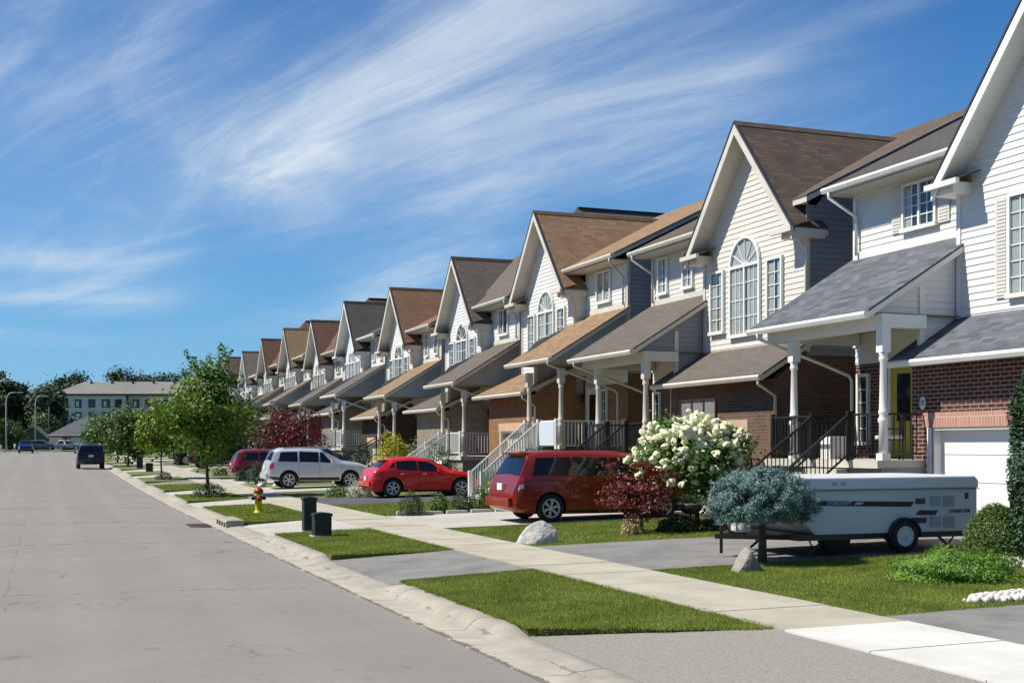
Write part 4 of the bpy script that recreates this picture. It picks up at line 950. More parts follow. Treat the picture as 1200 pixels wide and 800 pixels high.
shrub('dark round shrub beside the bumper of the silver wagon', *G(300, 9.6), 1.05, 1.0, LEAF_DARK, 1600, .08)
shrub('small dark round shrub left of the silver wagon bumper', *G(283, 9.4), .75, .62, LEAF_DARK, 1000, .08)
shrub('low shrub on the lawn behind the red hydrant', *G(258, 9.5), .9, .45, BOX, 700, .09)
shrub('dark low shrub on the far lawn left of the tallest street tree trunk', *G(212, 9.6), 1.1, .5, LEAF_DARK, 700, .1)
shrub('dark green shrub by the stairs of the orange brown roofed house', *G(398, 14.9), 1.3, 1.3, LEAF_DARK, 1600, .08)
for k in range(3):
    xx, yy_ = 9.3+k*.8, 57.2+.3*k
    boulder('boulder', ['flat pale rock nearest the sidewalk beyond the silver wagon', 'middle pale rock beyond the silver wagon', 'pale rock nearest the houses beyond the silver wagon'][k], xx, yy_, .6, .5, .3, STONE, 20+k, sub=2)

# ------------------------------------------------------------------ grass blades on the near lawns
GR = mat('grass_blades', (.115, .185, .016), .6, col2=(.32, .36, .06), isl=.35, trans=.4, vs=1.1, vlo=.38, vhi=.64)
def inq(q, n):
    ya0, ya1, yb0, yb1 = q[:4]; s_ = rng.uniform(0, 1, n); t_ = rng.uniform(-.008, 1.008, n); X = PTS[0]-.03+(PTS[1]-PTS[0]+.05)*s_
    return np.stack([X, (ya0+(ya1-ya0)*s_)*(1-t_)+(yb0+(yb1-yb0)*s_)*t_], 1)
regs = []
for q, dn in zip(lawnq, (4200, 2200, 900, 400, 200)): regs.append((inq(q, int(2.2*(q[3]-q[1])*dn)), dn))
for a, b_, x1, dn in ((11.62, 17.22, 16.9, 3200), (22.25, 27.95, 15.4, 1500), (33.6, 40.15, 15.4, 500)):
    regs.append((np.stack([rng.uniform(SX1+.02, x1, int((b_-a)*(x1-8.8)*dn)), rng.uniform(a, b_, int((b_-a)*(x1-8.8)*dn))], 1), dn))
for (xa, ya_, xb2, yb2) in ((4.95,12.75,7.2,11.35),(4.95,17.75,7.2,18.2),(7.2,11.35,7.2,18.2),(4.95,12.75,4.95,17.75),(4.95,22.7,7.2,22.3),(7.2,22.3,7.2,28.9),(8.77,11.62,8.77,17.2),(8.77,11.6,16.9,11.6),(8.77,17.24,16.9,17.24),(8.77,22.24,13,22.24)):
    ln = math.hypot(xb2-xa, yb2-ya_); n_ = int(ln*900); s_ = rng.uniform(0, 1, n_); wv = .022*np.sin(s_*ln*5.1)+.018*np.sin(s_*ln*13.7)
    o_ = rng.normal(size=n_)*.025+wv; nx_, ny_ = (yb2-ya_)/ln, -(xb2-xa)/ln
    regs.append((np.stack([xa+(xb2-xa)*s_+nx_*o_, ya_+(yb2-ya_)*s_+ny_*o_], 1), 3000))
gzv = np.vectorize(gz)
V = []; 
for xy, dn in regs:
    n = len(xy); h = rng.uniform(.018, .048, n)*(1.0 if dn > 1000 else 1.2); w = .0045*math.sqrt(4200/dn); an = rng.uniform(0, 6.283, n); z = gzv(xy[:,0], xy[:,1])
    dx, dy = np.cos(an)*w, np.sin(an)*w; lx, ly = rng.normal(size=n)*.014, rng.normal(size=n)*.014
    edge = 1.
    V.append(np.stack([np.stack([xy[:,0]-dx, xy[:,1]-dy, z-.004], 1), np.stack([xy[:,0]+dx, xy[:,1]+dy, z-.004], 1), np.stack([xy[:,0]+lx, xy[:,1]+ly, z+h], 1)], 1).reshape(-1,3))
V = np.concatenate(V); n = len(V)//3
me = bpy.data.meshes.new('grass'); me.vertices.add(3*n); me.vertices.foreach_set('co', V.astype(np.float32).ravel())
me.loops.add(3*n); me.loops.foreach_set('vertex_index', np.arange(3*n, dtype=np.int32)); me.polygons.add(n); me.polygons.foreach_set('loop_start', np.arange(0, 3*n, 3, dtype=np.int32))
me.update(calc_edges=True); me.materials.append(GR); go = bpy.data.objects.new('grass', me); scene.collection.objects.link(go)
tag(go, 'short green lawn grass on the boulevard strips and front yards', 'grass', kind='stuff')

# dense belt of trees on the other side of the street (outside the picture on the left), added to block sky light and be reflected by windows and cars
nb = 42000; yb_ = rng.uniform(-45, 150, nb); tb2 = rng.uniform(0, 1, nb)
hb = 7.5+1.6*np.sin(yb_*.31)+1.1*np.sin(yb_*.83+1)
ptsb = np.stack([-18-3.5*rng.uniform(-1, 1, nb)*(1-.5*tb2), yb_, .2+tb2*hb], 1)
tag(leaves('added_treeline', LEAF_DARK, ptsb, .75), kind='stuff')
# ------------------------------------------------------------------ vehicles
def carpaint(name, col, metal=.0, rough=.35): return mat(name, col, rough, metal=metal, coat=.6, spec=.4)
TAIL = mat('tail_lamp_red', (.62, .012, .010), .15, coat=1.); TAILW = mat('tail_lamp_clear', (.75, .70, .68), .15, coat=1.)
HEADL = mat('head_lamp_glass', (.7, .72, .74), .1, coat=1.); PLATE = mat('number_plate', (.70, .71, .73), .5)
TRIMB = mat('black_plastic', (.025, .025, .027), .55); CHROME = mat('chrome', (.7, .7, .72), .15, metal=1.)
def car(name, label, cat, loc, rz, K, paint, group=None, wheel_r=.33, wheels=(.95, 3.9), wd=1.9, det=1):
    """K: (x, bottom, belt, top, half width, half width at roof), rear bumper at x=0, front towards +x"""
    root = empty(name, loc, rz, label, cat, group)
    xs_k = [k[0] for k in K]
    def at_(x):
        x = min(max(x, xs_k[0]), xs_k[-1])
        for a, b_ in zip(K, K[1:]):
            if x <= b_[0]+1e-9:
                t_ = (x-a[0])/max(1e-9, b_[0]-a[0]); return [p+(q-p)*t_ for p, q in zip(a, b_)]
    def sec(x):
        x, lo, be, tp, hw, hr = at_(x); be = min(be, tp-.03); d = tp-be
        return [(hw-.10, lo), (hw-.015, lo+.10), (hw, lo+(be-lo)*.55), (hw-.035, be), (hr+.03, be+d*.84), (hr-.07, tp-min(.03, d*.2)), (hr*.5, tp), (0, tp+.01)]
    def S(x, v, sd=1):
        s_ = sec(x); i = min(int(v), 6); f_ = v-i; a, b_ = s_[i], s_[i+1]
        return Vector((x, sd*(a[0]+(b_[0]-a[0])*f_), a[1]+(b_[1]-a[1])*f_))
    xs = sorted(set([round(K[0][0]+(K[-1][0]-K[0][0])*k/36, 3) for k in range(37)] + [round(k, 3) for k in xs_k]))
    mb = MB(); ring = []
    vv = [0, .5, 1, 1.5, 2, 2.5, 3, 3.5, 4, 4.5, 5, 6, 7]
    for x in xs:
        ring.append([S(x, v, 1) for v in vv] + [S(x, v, -1) for v in vv[::-1][1:]])
    m_ = len(ring[0]); vs = [p for r_ in ring for p in r_]
    fs = [(i*m_+j, i*m_+(j+1) % m_, (i+1)*m_+(j+1) % m_, (i+1)*m_+j) for i in range(len(ring)-1) for j in range(m_)]
    fs += [tuple(range(m_))[::-1], tuple(range((len(ring)-1)*m_, len(ring)*m_))]
    mb.add(vs, fs, 0, True)
    body = mb.build('body', [paint, TRIMB], root, uv=False, sharp=R(38))
    bm_ = bmesh.new(); bm_.from_mesh(body.data); bmesh.ops.triangulate(bm_, faces=bm_.faces); bmesh.ops.recalc_face_normals(bm_, faces=bm_.faces); bm_.to_mesh(body.data); bm_.free()
    # wheel wells cut out of the body
    cut = MB()
    for wx in wheels:
        for sd in (1, -1): cut.lathe([(wheel_r+.055, -.34), (wheel_r+.055, .3)], (wx, sd*wd/2, wheel_r+.01), 'y', 28, smooth=False)
    co_ = cut.build('cutter', TRIMB, root, uv=False)
    bm_ = bmesh.new(); bm_.from_mesh(co_.data); bmesh.ops.recalc_face_normals(bm_, faces=bm_.faces); bm_.to_mesh(co_.data); bm_.free()
    md = body.modifiers.new('arches', 'BOOLEAN'); md.operation = 'DIFFERENCE'; md.object = co_; md.solver = 'EXACT'; bpy.context.view_layer.update()
    dg = bpy.context.evaluated_depsgraph_get(); me = bpy.data.meshes.new_from_object(body.evaluated_get(dg)); body.modifiers.clear(); old = body.data; body.data = me
    bpy.data.objects.remove(co_)
    def pat(name, m__, fx0, fx1, v0, v1, sds=(1,-1), nx=10, nv=5, off=.007, par=root):
        f = MB()
        for sd in sds:
            Pq = []
            for i in range(nx+1):
                row = []
                for j in range(nv+1):
                    v = v0+(v1-v0)*j/nv; a, b_ = (fx0(j/nv) if callable(fx0) else fx0), (fx1(j/nv) if callable(fx1) else fx1)
                    x = a+(b_-a)*i/nx; p = S(x, v, sd); e = .01
                    n_ = (S(x+e, v, sd)-S(x-e, v, sd)).cross(S(x, min(v+e, 6.999), sd)-S(x, v-e, sd))
                    if n_.length < 1e-9: n_ = Vector((0, sd, 0))
                    n_.normalize()
                    if n_.dot(p-Vector((p.x if 0.3 < p.x < xs[-1]-.3 else xs[-1]/2, 0, .7))) < 0: n_ = -n_
                    row.append(p+n_*off)
                Pq.append(row)
            f.grid(Pq)
            if sds == (1,-1) and name not in ('rear_window', 'windshield', 'glass_roof', 'grille'):
                f.build(name, m__, par, uv=False); f = MB()
        if f.v: return f.build(name, m__, par, uv=False)
    for wx in wheels:
        for sd in (1, -1):
            yy_ = sd*(wd/2-.12); T = MB(); r_ = wheel_r
            prof = [(r_*.66,-.10),(r_*.90,-.115),(r_*.985,-.08),(r_,-.03),(r_,.03),(r_*.985,.08),(r_*.90,.115),(r_*.66,.10)]
            T.lathe(prof, (wx, yy_, r_), 'y', 32, cap=False); w_ = T.build('wheel', RUBBER, root, uv=False)
            Q = MB(); ro = r_*.68; yo = yy_+sd*.085
            Q.lathe([(ro*.86,-.03*sd),(ro*.90,.018*sd),(ro*.99,.022*sd),(ro,-.03*sd)], (wx, yo, r_), 'y', 32, cap=False)
            for k in range(6):
                a = k*math.pi/3+.3; c_, s_ = math.cos(a), math.sin(a)
                for dd in (-.13, .13):
                    Q.beam((wx+c_*ro*.12, yo, r_+s_*ro*.12), (wx+math.cos(a+dd)*ro*.93, yo-sd*.01, r_+math.sin(a+dd)*ro*.93), .028, .022, up=(0,1,0))
            Q.lathe([(.0,-.01),(.05,-.01),(.045,.018),(.0,.02)], (wx, yo, r_), 'y', 14); Q.build('rim', ALLOY, w_, uv=False)
            Q = MB(); Q.lathe([(.0,-.01),(ro*.9,-.01),(ro*.9,.005),(.0,.005)], (wx, yy_+sd*.03, r_), 'y', 20); Q.build('brake_disc', TRIMB, w_, uv=False)
    return root, pat, S, body
def carbox(root, name, m, *b, **k): f = MB(); f.box(*b); return f.build(name, m, root, uv=False)

# red minivan
K = [(.0,.36,.50,.62,.86,.80),(.05,.30,.66,.84,.93,.86),(.12,.27,.90,1.00,.965,.88),(.17,.25,1.02,1.10,.975,.88),(.45,.22,1.08,1.68,.985,.74),(.70,.2,1.08,1.735,.99,.73),(1.6,.2,1.06,1.755,1.0,.74),
     (2.9,.2,1.03,1.745,1.0,.74),(3.35,.2,1.02,1.69,1.0,.73),(4.05,.2,1.00,1.30,.99,.74),(4.28,.2,.99,1.13,.98,.76),(4.7,.22,.92,1.03,.95,.74),(5.0,.25,.78,.86,.86,.66),(5.12,.30,.60,.66,.70,.55)]
VANP = carpaint('deep_red_paint', (.27, .022, .009), .35, .3)
root, pat, S, _ = car('minivan', 'deep red minivan parked facing the garage beside the white hydrangea', 'minivan', (10.62, 29.15, gz(12, 29)+.01), 0, K, VANP, wheel_r=.345, wheels=(.98, 4.05), wd=2.0)
pat('side_window', CARGLASS, lambda v: .50+.14*v, 1.55, 3.12, 3.90); pat('side_window', CARGLASS, 1.60, 2.55, 3.12, 3.90)
pat('side_window', CARGLASS, 2.61, lambda v: 3.72-.42*v, 3.12, 3.90)
pat('rear_window', CARGLASS, .20, .41, 4.5, 6.99, nx=6, nv=8); pat('windshield', CARGLASS, 3.42, 4.16, 4.35, 6.99, nx=6, nv=8)
pat('tail_light', TAIL, .165, lambda v: .30-.02*v, 2.75, 3.45, nx=4); pat('tail_light', TAILW, .13, .27, 2.45, 2.73, nx=4)
for xx in (1.58, 2.58, 3.75): pat('door_seam', TRIMB, xx, xx+.012, 1.2, 3.0, nx=1, off=.003)
pat('slide_rail', TRIMB, .75, 1.55, 2.86, 2.90, nx=4, off=.006); pat('black_trim', TRIMB, 1.35, 3.7, .62, .95, nx=8, off=.006)
carbox(root, 'rear_bumper', VANP, -.09, .12, -.84, .84, .38, .60); carbox(root, 'number_plate', PLATE, -.015, .05, -.16, .16, .78, .94)
carbox(root, 'spoiler', VANP, .30, .56, -.66, .66, 1.66, 1.70); carbox(root, 'door_handle', VANP, 1.40, 1.56, -1.005, -.97, .96, .99); carbox(root, 'door_handle', VANP, 2.66, 2.82, -1.005, -.97, .95, .98)
for sd in (1,-1): carbox(root, 'side_mirror', VANP, 3.62, 3.76, sd*.94, sd*1.14, 1.0, 1.18)
for sd in (.56,-.56): carbox(root, 'roof_rail', TRIMB, .9, 3.0, sd-.02, sd+.02, 1.755, 1.785)

# bright red hatchback
KH = [(.0,.40,.52,.60,.78,.70),(.05,.30,.72,.82,.87,.76),(.14,.24,.90,.97,.90,.78),(.26,.22,.96,1.04,.91,.76),(.60,.20,.99,1.33,.91,.62),(.85,.2,.97,1.42,.91,.60),(1.5,.2,.93,1.475,.91,.61),(2.1,.2,.89,1.44,.91,.61),
      (2.85,.2,.87,1.14,.91,.66),(3.05,.2,.87,1.02,.90,.68),(3.65,.22,.80,.92,.88,.64),(3.98,.26,.66,.76,.80,.56),(4.14,.32,.54,.60,.64,.45)]
REDP = carpaint('bright_red_paint', (.62, .012, .015), .15, .25)
root, pat, S, _ = car('hatchback', 'bright red hatchback parked on the dark driveway facing the tan brick garage', 'hatchback', (10.95, 44.3, gz(12, 44)+.02), 0, KH, REDP, wheel_r=.34, wheels=(.80, 3.38), wd=1.8)
pat('side_window', CARGLASS, lambda v: .68+.16*v, .90, 3.3, 3.80, nx=4); pat('side_window', CARGLASS, .95, 1.72, 3.12, 3.88); pat('side_window', CARGLASS, 1.77, lambda v: 2.72-.42*v, 3.12, 3.88)
for xx in (1.05, 1.90): carbox(root, 'door_handle', CHROME, xx, xx+.15, -.925, -.895, .84, .865)
pat('rear_window', CARGLASS, .33, .62, 4.5, 6.99, nx=6, nv=8); pat('windshield', CARGLASS, 2.22, 2.92, 4.35, 6.99, nx=6, nv=8)
pat('tail_light', TAIL, .13, .42, 2.70, 3.1, nx=5); pat('black_trim', TRIMB, .06, 3.0, .3, .8, nx=8, off=.006)
for xx in (.93, 1.745, 2.75): pat('door_seam', TRIMB, xx, xx+.014, 1.0, 3.0, nx=1, off=.004)
carbox(root, 'rear_bumper', REDP, -.06, .1, -.74, .74, .42, .58); carbox(root, 'number_plate', PLATE, -.02, .06, -.15, .15, .62, .76)
for sd in (1,-1): carbox(root, 'side_mirror', REDP, 2.45, 2.58, sd*.86, sd*1.03, .92, 1.04)
carbox(root, 'spoiler', REDP, .52, .72, -.56, .56, 1.335, 1.36)

# silver sport utility vehicle and its darker relatives
KS = [(.0,.46,.60,.72,.86,.82),(.06,.40,.86,.98,.91,.85),(.12,.36,1.04,1.14,.925,.82),(.30,.33,1.10,1.60,.93,.70),(.55,.31,1.10,1.72,.93,.70),(1.4,.30,1.07,1.755,.93,.71),(2.3,.30,1.05,1.72,.93,.70),
      (3.05,.30,1.04,1.34,.93,.72),(3.25,.30,1.03,1.20,.92,.74),(3.95,.32,.98,1.12,.91,.74),(4.38,.36,.84,.98,.86,.68),(4.52,.42,.66,.76,.76,.58)]
def suv(label, loc, rz, paint, group='vehicles on the driveways', name='sport_utility_vehicle', cat='sport utility vehicle', KK=KS, head=False):
    root, pat, S, _ = car(name, label, cat, loc, rz, KK, paint, group, wheel_r=.37, wheels=(.90, 3.58), wd=1.86)
    pat('side_window', CARGLASS, lambda v: .44+.12*v, 1.28, 3.12, 3.9); pat('side_window', CARGLASS, 1.36, 2.20, 3.12, 3.9); pat('side_window', CARGLASS, 2.26, lambda v: 2.84-.42*v, 3.12, 3.9)
    pat('rear_window', CARGLASS, .15, .32, 4.5, 6.99, nx=6, nv=8); pat('windshield', CARGLASS, 2.4, 3.14, 4.35, 6.99, nx=6, nv=8)
    pat('tail_light', TAIL, .09, .25, 2.35, 3.2, nx=4); pat('head_light', HEADL, 4.2, 4.46, 2.3, 3.0, nx=4)
    for xx in (1.32, 2.23, 3.2): pat('door_seam', TRIMB, xx, xx+.012, 1.0, 3.0, nx=1, off=.003)
    carbox(root, 'rear_bumper', paint, -.07, .1, -.82, .82, .44, .66); carbox(root, 'number_plate', PLATE, -.02, .05, -.15, .15, .84, .98)
    for xx in (1.42, 2.32): carbox(root, 'door_handle', paint, xx, xx+.16, -.95, -.915, .98, 1.01)
    for q0, q1 in ((.0,.48),(1.32,3.1)): pat('lower_cladding', TRIMB, q0+.02, q1, .55, 1.25, nx=6, off=.006)
    carbox(root, 'front_grille', TRIMB, 4.42, 4.60, -.45, .45, .52, .70)
    for sd in (.6,-.6): carbox(root, 'roof_rail', ALLOY, .7, 2.6, sd-.02, sd+.02, 1.70, 1.765)
    for sd in (1,-1): carbox(root, 'side_mirror', paint, 2.72, 2.86, sd*.9, sd*1.08, 1.08, 1.23)
    return root
SILVERP = carpaint('silver_paint', (.62, .64, .66), .3, .3); BLKP = carpaint('black_paint', (.012, .012, .014), .2, .25); NAVY = carpaint('navy_paint', (.015, .03, .09), .3, .25); MAROON = carpaint('crimson_paint', (.22, .010, .016), .2, .3); GREYP = carpaint('grey_paint', (.10, .105, .115), .4, .3)
suv('silver white sport utility vehicle parked across the sidewalk end of the driveway', (9.0, 54.5, gz(10.5, 54.5)+.02), 0, SILVERP)
suv('dark navy sport utility vehicle partly hidden behind the silver white one', (10.7, 60.9, gz(11, 61)-.02), 0, NAVY)
suv('crimson sport utility vehicle in the driveway beneath the red maple', (9.05, 65.2, gz(10, 65)+.02), 0, MAROON).scale = (1, 1, .9)
suv('black sport utility vehicle in the shade behind the tallest street tree trunk', (8.95, 84.6, gz(10, 85)+.02), 0, BLKP)
suv('black wagon farther off behind the yellow green street tree', (8.95, 95.0, gz(10, 95)+.02), 0, BLKP)
suv('black sport utility vehicle parked on the street at the kerb, seen from behind', (3.2, 93.0, gz(3, 95)+.01), R(90), BLKP, 'vehicles on the street')
suv('blue sport utility vehicle driving towards the camera far down the street', (-2.1, 181.5, gz(-2, 178)+.01), R(-90), NAVY, 'vehicles on the street')
a = wp(49, 214); suv('dark grey car standing sideways left of the far pedestrian', (a[0]-2, a[1], g(210)+.18), R(-12), GREYP, 'vehicles on the street')
a = wp(84, 212); suv('grey car parked before the dark roofed bungalow', (a[0]-2.2, a[1]+.8, g(210)+.18), R(-24), carpaint('mid_grey_paint', (.2,.21,.23), .5, .3), 'vehicles on the street')

# ------------------------------------------------------------------ folding camper trailer
CZ = 17.45
def cX(px): t_ = (px-600)/1465; return CZ*(SN+t_*CS)/(CS-t_*SN)
def cH(px, py): X = cX(px); return EYE+(522-py)*(CZ*CS+X*SN)/1465
cg = gz(13.5, 18.5)+.022; co3 = (11.4, CZ, cg)
root = empty('camper_trailer', co3, 0, 'folded white camper trailer with black stripes standing on the nearest driveway', 'camper trailer')
CW = mat('camper_white', (.60, .62, .63), .4, col2=(.54, .56, .57), vs=.8); CR = mat('camper_roof', (.68, .69, .69), .35)
Wd = 2.05; xf, xb = 11.45, 15.15; zb, zs, zt = .66, 1.37, 1.60
def cbox(name, m, *b, par=root): f = MB(); f.box(*b); return f.build(name, m, par, co3, uv=False)
f = MB(); prof = [(xf+.42, zb), (xf, zb+.36), (xf, zs), (xb, zs), (xb, zb)]
f.prism([(x, CZ, z) for x, z in prof], (0, Wd, 0)); bodyc = f.build('body', CW, root, co3, uv=False)
f = MB(); ch = .07; prof = [(xf-.03, zs+.02), (xf-.03, zt-ch), (xf+ch, zt), (xb+.03-ch*1.4, zt+.01), (xb+.03, zt-ch), (xb+.03, zs+.02)]
f.prism([(x, CZ-.03, z) for x, z in prof], (0, Wd+.06, 0)); lid = f.build('roof', CR, root, co3, uv=False)
bv_ = lid.modifiers.new('b', 'BEVEL'); bv_.width = .035; bv_.segments = 3
cbox('seam_trim', mat('camper_trim_grey', (.30,.31,.32), .5), xf-.035, xb+.035, CZ-.035, CZ+Wd+.035, zs+.003, zs+.018)
cbox('chassis', BLACK, xf+.1, xb-.03, CZ+.03, CZ+Wd-.03, zb-.10, zb-.002)
SB = mat('stripe_black', (.012, .012, .015), .4)
def decal(pts, y=CZ-.006, m=SB, name='stripe'):
    f = MB(); f.prism([(cX(px), y, cH(px, py)) for px, py in pts], (0, .005, 0)); return f.build(name, m, root, co3, uv=False)
decal([(958,586.5),(1071,587.5),(1067,593.5),(956,592.5)]); decal([(1077,597.5),(1099,597.5),(1096,603),(1073,603)]); decal([(1069,606),(1086,606.2),(1085.5,612.5),(1064,612.5)])
lettering('STARCRAFT', .088, 'brand_lettering', mat('silver_letter', (.45,.46,.47), .4), root, (cX(983)-co3[0], -.009, cH(983,589.6)-co3[2]), (R(90), 0, 0), 1.0, .3)
f = MB(); f.prism([(cX(1004), CZ-.009, cH(1004,588.0)), (cX(1012), CZ-.009, cH(1012,588.2)), (cX(1009), CZ-.009, cH(1009,591)), (cX(1000), CZ-.009, cH(1000,591))], (0,.003,0)); f.build('emblem', MATS['silver_letter'], root, co3, uv=False)
lettering('STARFLYER', .080, 'model_lettering', SB, root, (cX(1124)-co3[0], -.008, cH(1124,598.5)-co3[2]), (R(90), 0, 0), 1.15, .25)
VG = mat('vent_grey', (.40,.415,.425), .5)
for a, b_, c, d in ((1090,1102,581,592.5), (1105.5,1118,581,593), (1090,1102,605,617), (1105.5,1118,605,617.5)):
    f = MB(); x0, x1, z0_, z1_ = cX(a), cX(b_), cH(a, d), cH(a, c); f.box(x0, x1, CZ-.018, CZ-.002, z0_, z1_)
    for k in range(6): zz_ = z0_+(z1_-z0_)*(k+.5)/6; f.box(x0+.015, x1-.015, CZ-.027, CZ-.0185, zz_-.006, zz_+.004)
    f.build('access_vent', VG, root, co3, uv=False)
f = MB(); f.box(cX(1073), cX(1083), CZ-.03, CZ-.002, cH(1073,590), cH(1073,584)); f.build('outside_light', mat('dark_box', (.05,.05,.05), .5), root, co3, uv=False)
for a, c in ((957, 601), (977, 566), (987, 566)): f = MB(); f.box(cX(a-2.5), cX(a+2.5), CZ-(.012 if a < 960 else .042), CZ-(.001 if a < 960 else .031), cH(a,c+3), cH(a,c-2)); f.build('marker_plate', VG, root, co3, uv=False)
f = MB(); f.box(cX(1131), cX(1134), CZ-.02, CZ-.002, cH(1131,584), cH(1131,577)); f.build('latch', BLACK, root, co3, uv=False)
for yy_, sd in ((CZ+.045, -1), (CZ+Wd-.045, 1)):
    wx, wr = cX(1058)+.02, .285; f = MB(); c_ = (wx, yy_, cg+wr)
    f.lathe([(wr*.6,-.09),(wr*.95,-.09),(wr,-.05),(wr,.05),(wr*.95,.09),(wr*.6,.09)], c_, 'y', 28, cap=False); w_ = f.build('wheel', RUBBER, root, co3, uv=False)
    f = MB(); f.lathe([(.0,-.03),(.05,-.035),(.06,-.01),(.10,.0),(.155,-.015),(.17,-.05),(.17,.05),(.0,.05)] if sd < 0 else [(.0,.03),(.06,.03),(.15,.0),(.17,.05),(.17,-.05),(.0,-.05)], (wx, yy_+sd*.05, cg+wr), 'y', 24)
    f.build('rim', mat('white_rim', (.66,.66,.66), .4), w_, co3, uv=False)
    f = MB()
    for k in range(12):
        a0, a1 = math.pi*k/12, math.pi*(k+1)/12; r0_, r1_ = wr+.03, wr+.055
        f.prism([(wx+r_*math.cos(q), yy_+sd*.10, cg+wr-.02+r_*math.sin(q)) for r_, q in ((r0_,a0),(r1_,a0),(r1_,a1),(r0_,a1))], (0, -sd*.12, 0))
    f.build('fender', TRIMB, root, co3, uv=False)
    if sd < 0:
        f = MB(); f.prism([(wx+(wr+.03)*math.cos(q), CZ-.004, cg+wr-.02+(wr+.03)*math.sin(q)) for q in [math.pi*(.10+.8*k/14) for k in range(15)]], (0, .003, 0)); f.build('wheel_arch', BLACK, root, co3, uv=False)
sw = cX(984); f = MB(); f.lathe([(.0,-.09),(.16,-.08),(.27,-.09),(.285,-.05),(.285,.05),(.27,.09),(.0,.09)], (sw, CZ+.16, cg+.285), 'y', 28); f.build('spare_wheel', RUBBER, root, co3, uv=False)
f = MB(); f.tube([(wx, CZ+.2, cg+.285), (wx, CZ+Wd-.2, cg+.285)], .03, 8); f.build('axle', BLACK, root, co3, uv=False)
zc_ = zb-.06
for yy_ in (CZ+.25, CZ+Wd-.25): f = MB(); f.beam((xf+.25, yy_, zc_), (xf-.85, CZ+Wd/2, zc_), .05, .08); f.build('drawbar', BLACK, root, co3, uv=False)
f = MB(); f.tube([(xf-.75, CZ+Wd/2, cg), (xf-.75, CZ+Wd/2, cg+.75)], .028, 8); f.tube([(xf-.75, CZ+Wd/2, cg+.75), (xf-.6, CZ+Wd/2, cg+.75)], .015, 6); f.build('tongue_jack', BLACK, root, co3, uv=False)
f = MB(); f.lathe([(.0,0),(.14,.0),(.15,.05),(.15,.32),(.10,.40),(.04,.42),(.04,.47),(.0,.47)], (xf-.35, CZ+Wd/2, zc_+.06), 'z', 18); f.build('gas_bottle', CW, root, co3, uv=False)
for x0, x1 in ((xb-.75, xb-.35), (xf+.75, xf+.35)):
    for yy_ in (CZ+.15, CZ+Wd-.15): f = MB(); f.beam((x0, yy_, zc_), (x1, yy_, cg), .035, .035); f.beam((x1+(x0-x1)*.3, yy_, cg+.12), (x1+.02, yy_, zc_), .02, .02) ; f.build('stabilizer_leg', BLACK, root, co3, uv=False)

# ------------------------------------------------------------------ street things
HY = mat('hydrant_yellow', (.55, .46, .015), .4, col2=(.48,.39,.015), vs=5); HR = mat('hydrant_red', (.33, .010, .008), .4, col2=(.3,.03,.02), vs=5)
x_, y_ = G(303, 6.0); z_ = gz(x_, y_); o_ = (x_, y_, z_); root = empty('fire_hydrant', o_, 0, 'yellow fire hydrant with a red cap on the boulevard lawn', 'fire hydrant')
f = MB(); f.lathe([(.15,-.05),(.15,.04),(.115,.05),(.105,.10),(.105,.50),(.13,.51),(.13,.57),(.11,.58)], o_, 'z', 28)
f.build('barrel', HY, root, o_, uv=False)
f = MB(); f.lathe([(.135,.582),(.145,.60),(.14,.66),(.115,.72),(.06,.755),(.03,.76),(.03,.80),(.0,.80)], o_, 'z', 28); f.build('bonnet', HR, root, o_, uv=False)
for ax, s_, r_ in (('y', -1, .07), ('x', -1, .052), ('x', 1, .052)):
    f = MB(); pr = [(r_*.8, 0), (r_*.8, .05), (r_*1.1, .055), (r_*1.1, .10), (r_*.5, .11), (.018, .112), (.018, .14), (0, .14)]
    f.lathe([(a, s_*(.095+b_)) for a, b_ in pr], (x_, y_, z_+.44), ax, 18); f.build('nozzle_cap', HR if ax == 'y' else BLACK, root, o_, uv=False)
for k in range(8): pass
GB = mat('dark_green_box', (.007, .014, .011), .6, col2=(.012,.022,.018), vs=3)
def ubox(name, label, px, X_, w, d, h, cap, dy=0, group=None, m=GB):
    x_, y_ = G(px, X_); y_ += dy; z_ = gz(x_, y_); o_ = (x_, y_, z_); root = empty(name, o_, 0, label, 'utility box', group)
    f = MB(); f.box(x_-w/2, x_+w/2, y_-d/2, y_+d/2, z_-.05, z_+h); b_ = f.build('cabinet', m, root, o_, uv=False); q = b_.modifiers.new('b', 'BEVEL'); q.width = .02; q.segments = 2
    f = MB(); f.prism([(x_-w/2-.015, y_-d/2-.015, z_+h-.07), (x_+w/2+.015, y_-d/2-.015, z_+h-.07), (x_+w/2+.015, y_-d/2-.015, z_+h-.01), (x_, y_-d/2-.015, z_+h+cap), (x_-w/2-.015, y_-d/2-.015, z_+h-.01)], (0, d+.03, 0)); f.build('lid', m, root, o_, uv=False)
    f = MB(); f.box(x_-w/2-.05, x_+w/2+.05, y_-d/2-.05, y_+d/2+.05, z_-.1, z_+.03); f.build('base_pad', CONC, root, o_, uv=False)
    f = MB(); f.box(x_-.03, x_+.03, y_-d/2-.025, y_-d/2-.001, z_+h*.55, z_+h*.62); f.build('lock', BLACK, root, o_, uv=False)
    return root
ubox('utility_pedestal', 'taller narrow dark green utility pedestal on the boulevard', 367, 5.8, .30, .28, .80, .02, .45, 'utility boxes on the boulevard')
ubox('utility_pedestal', 'shorter wider dark green utility box beside the tall pedestal', 377, 5.75, .38, .34, .52, .02, 0, 'utility boxes on the boulevard')
ubox('utility_pedestal', 'taller of the two far black utility boxes near the parked truck', 165, 6.2, .40, .40, .85, .02, 1.0, 'far utility boxes')
ubox('utility_pedestal', 'shorter of the two far black utility boxes near the parked truck', 175, 6.3, .42, .42, .55, .02, 0, 'far utility boxes')
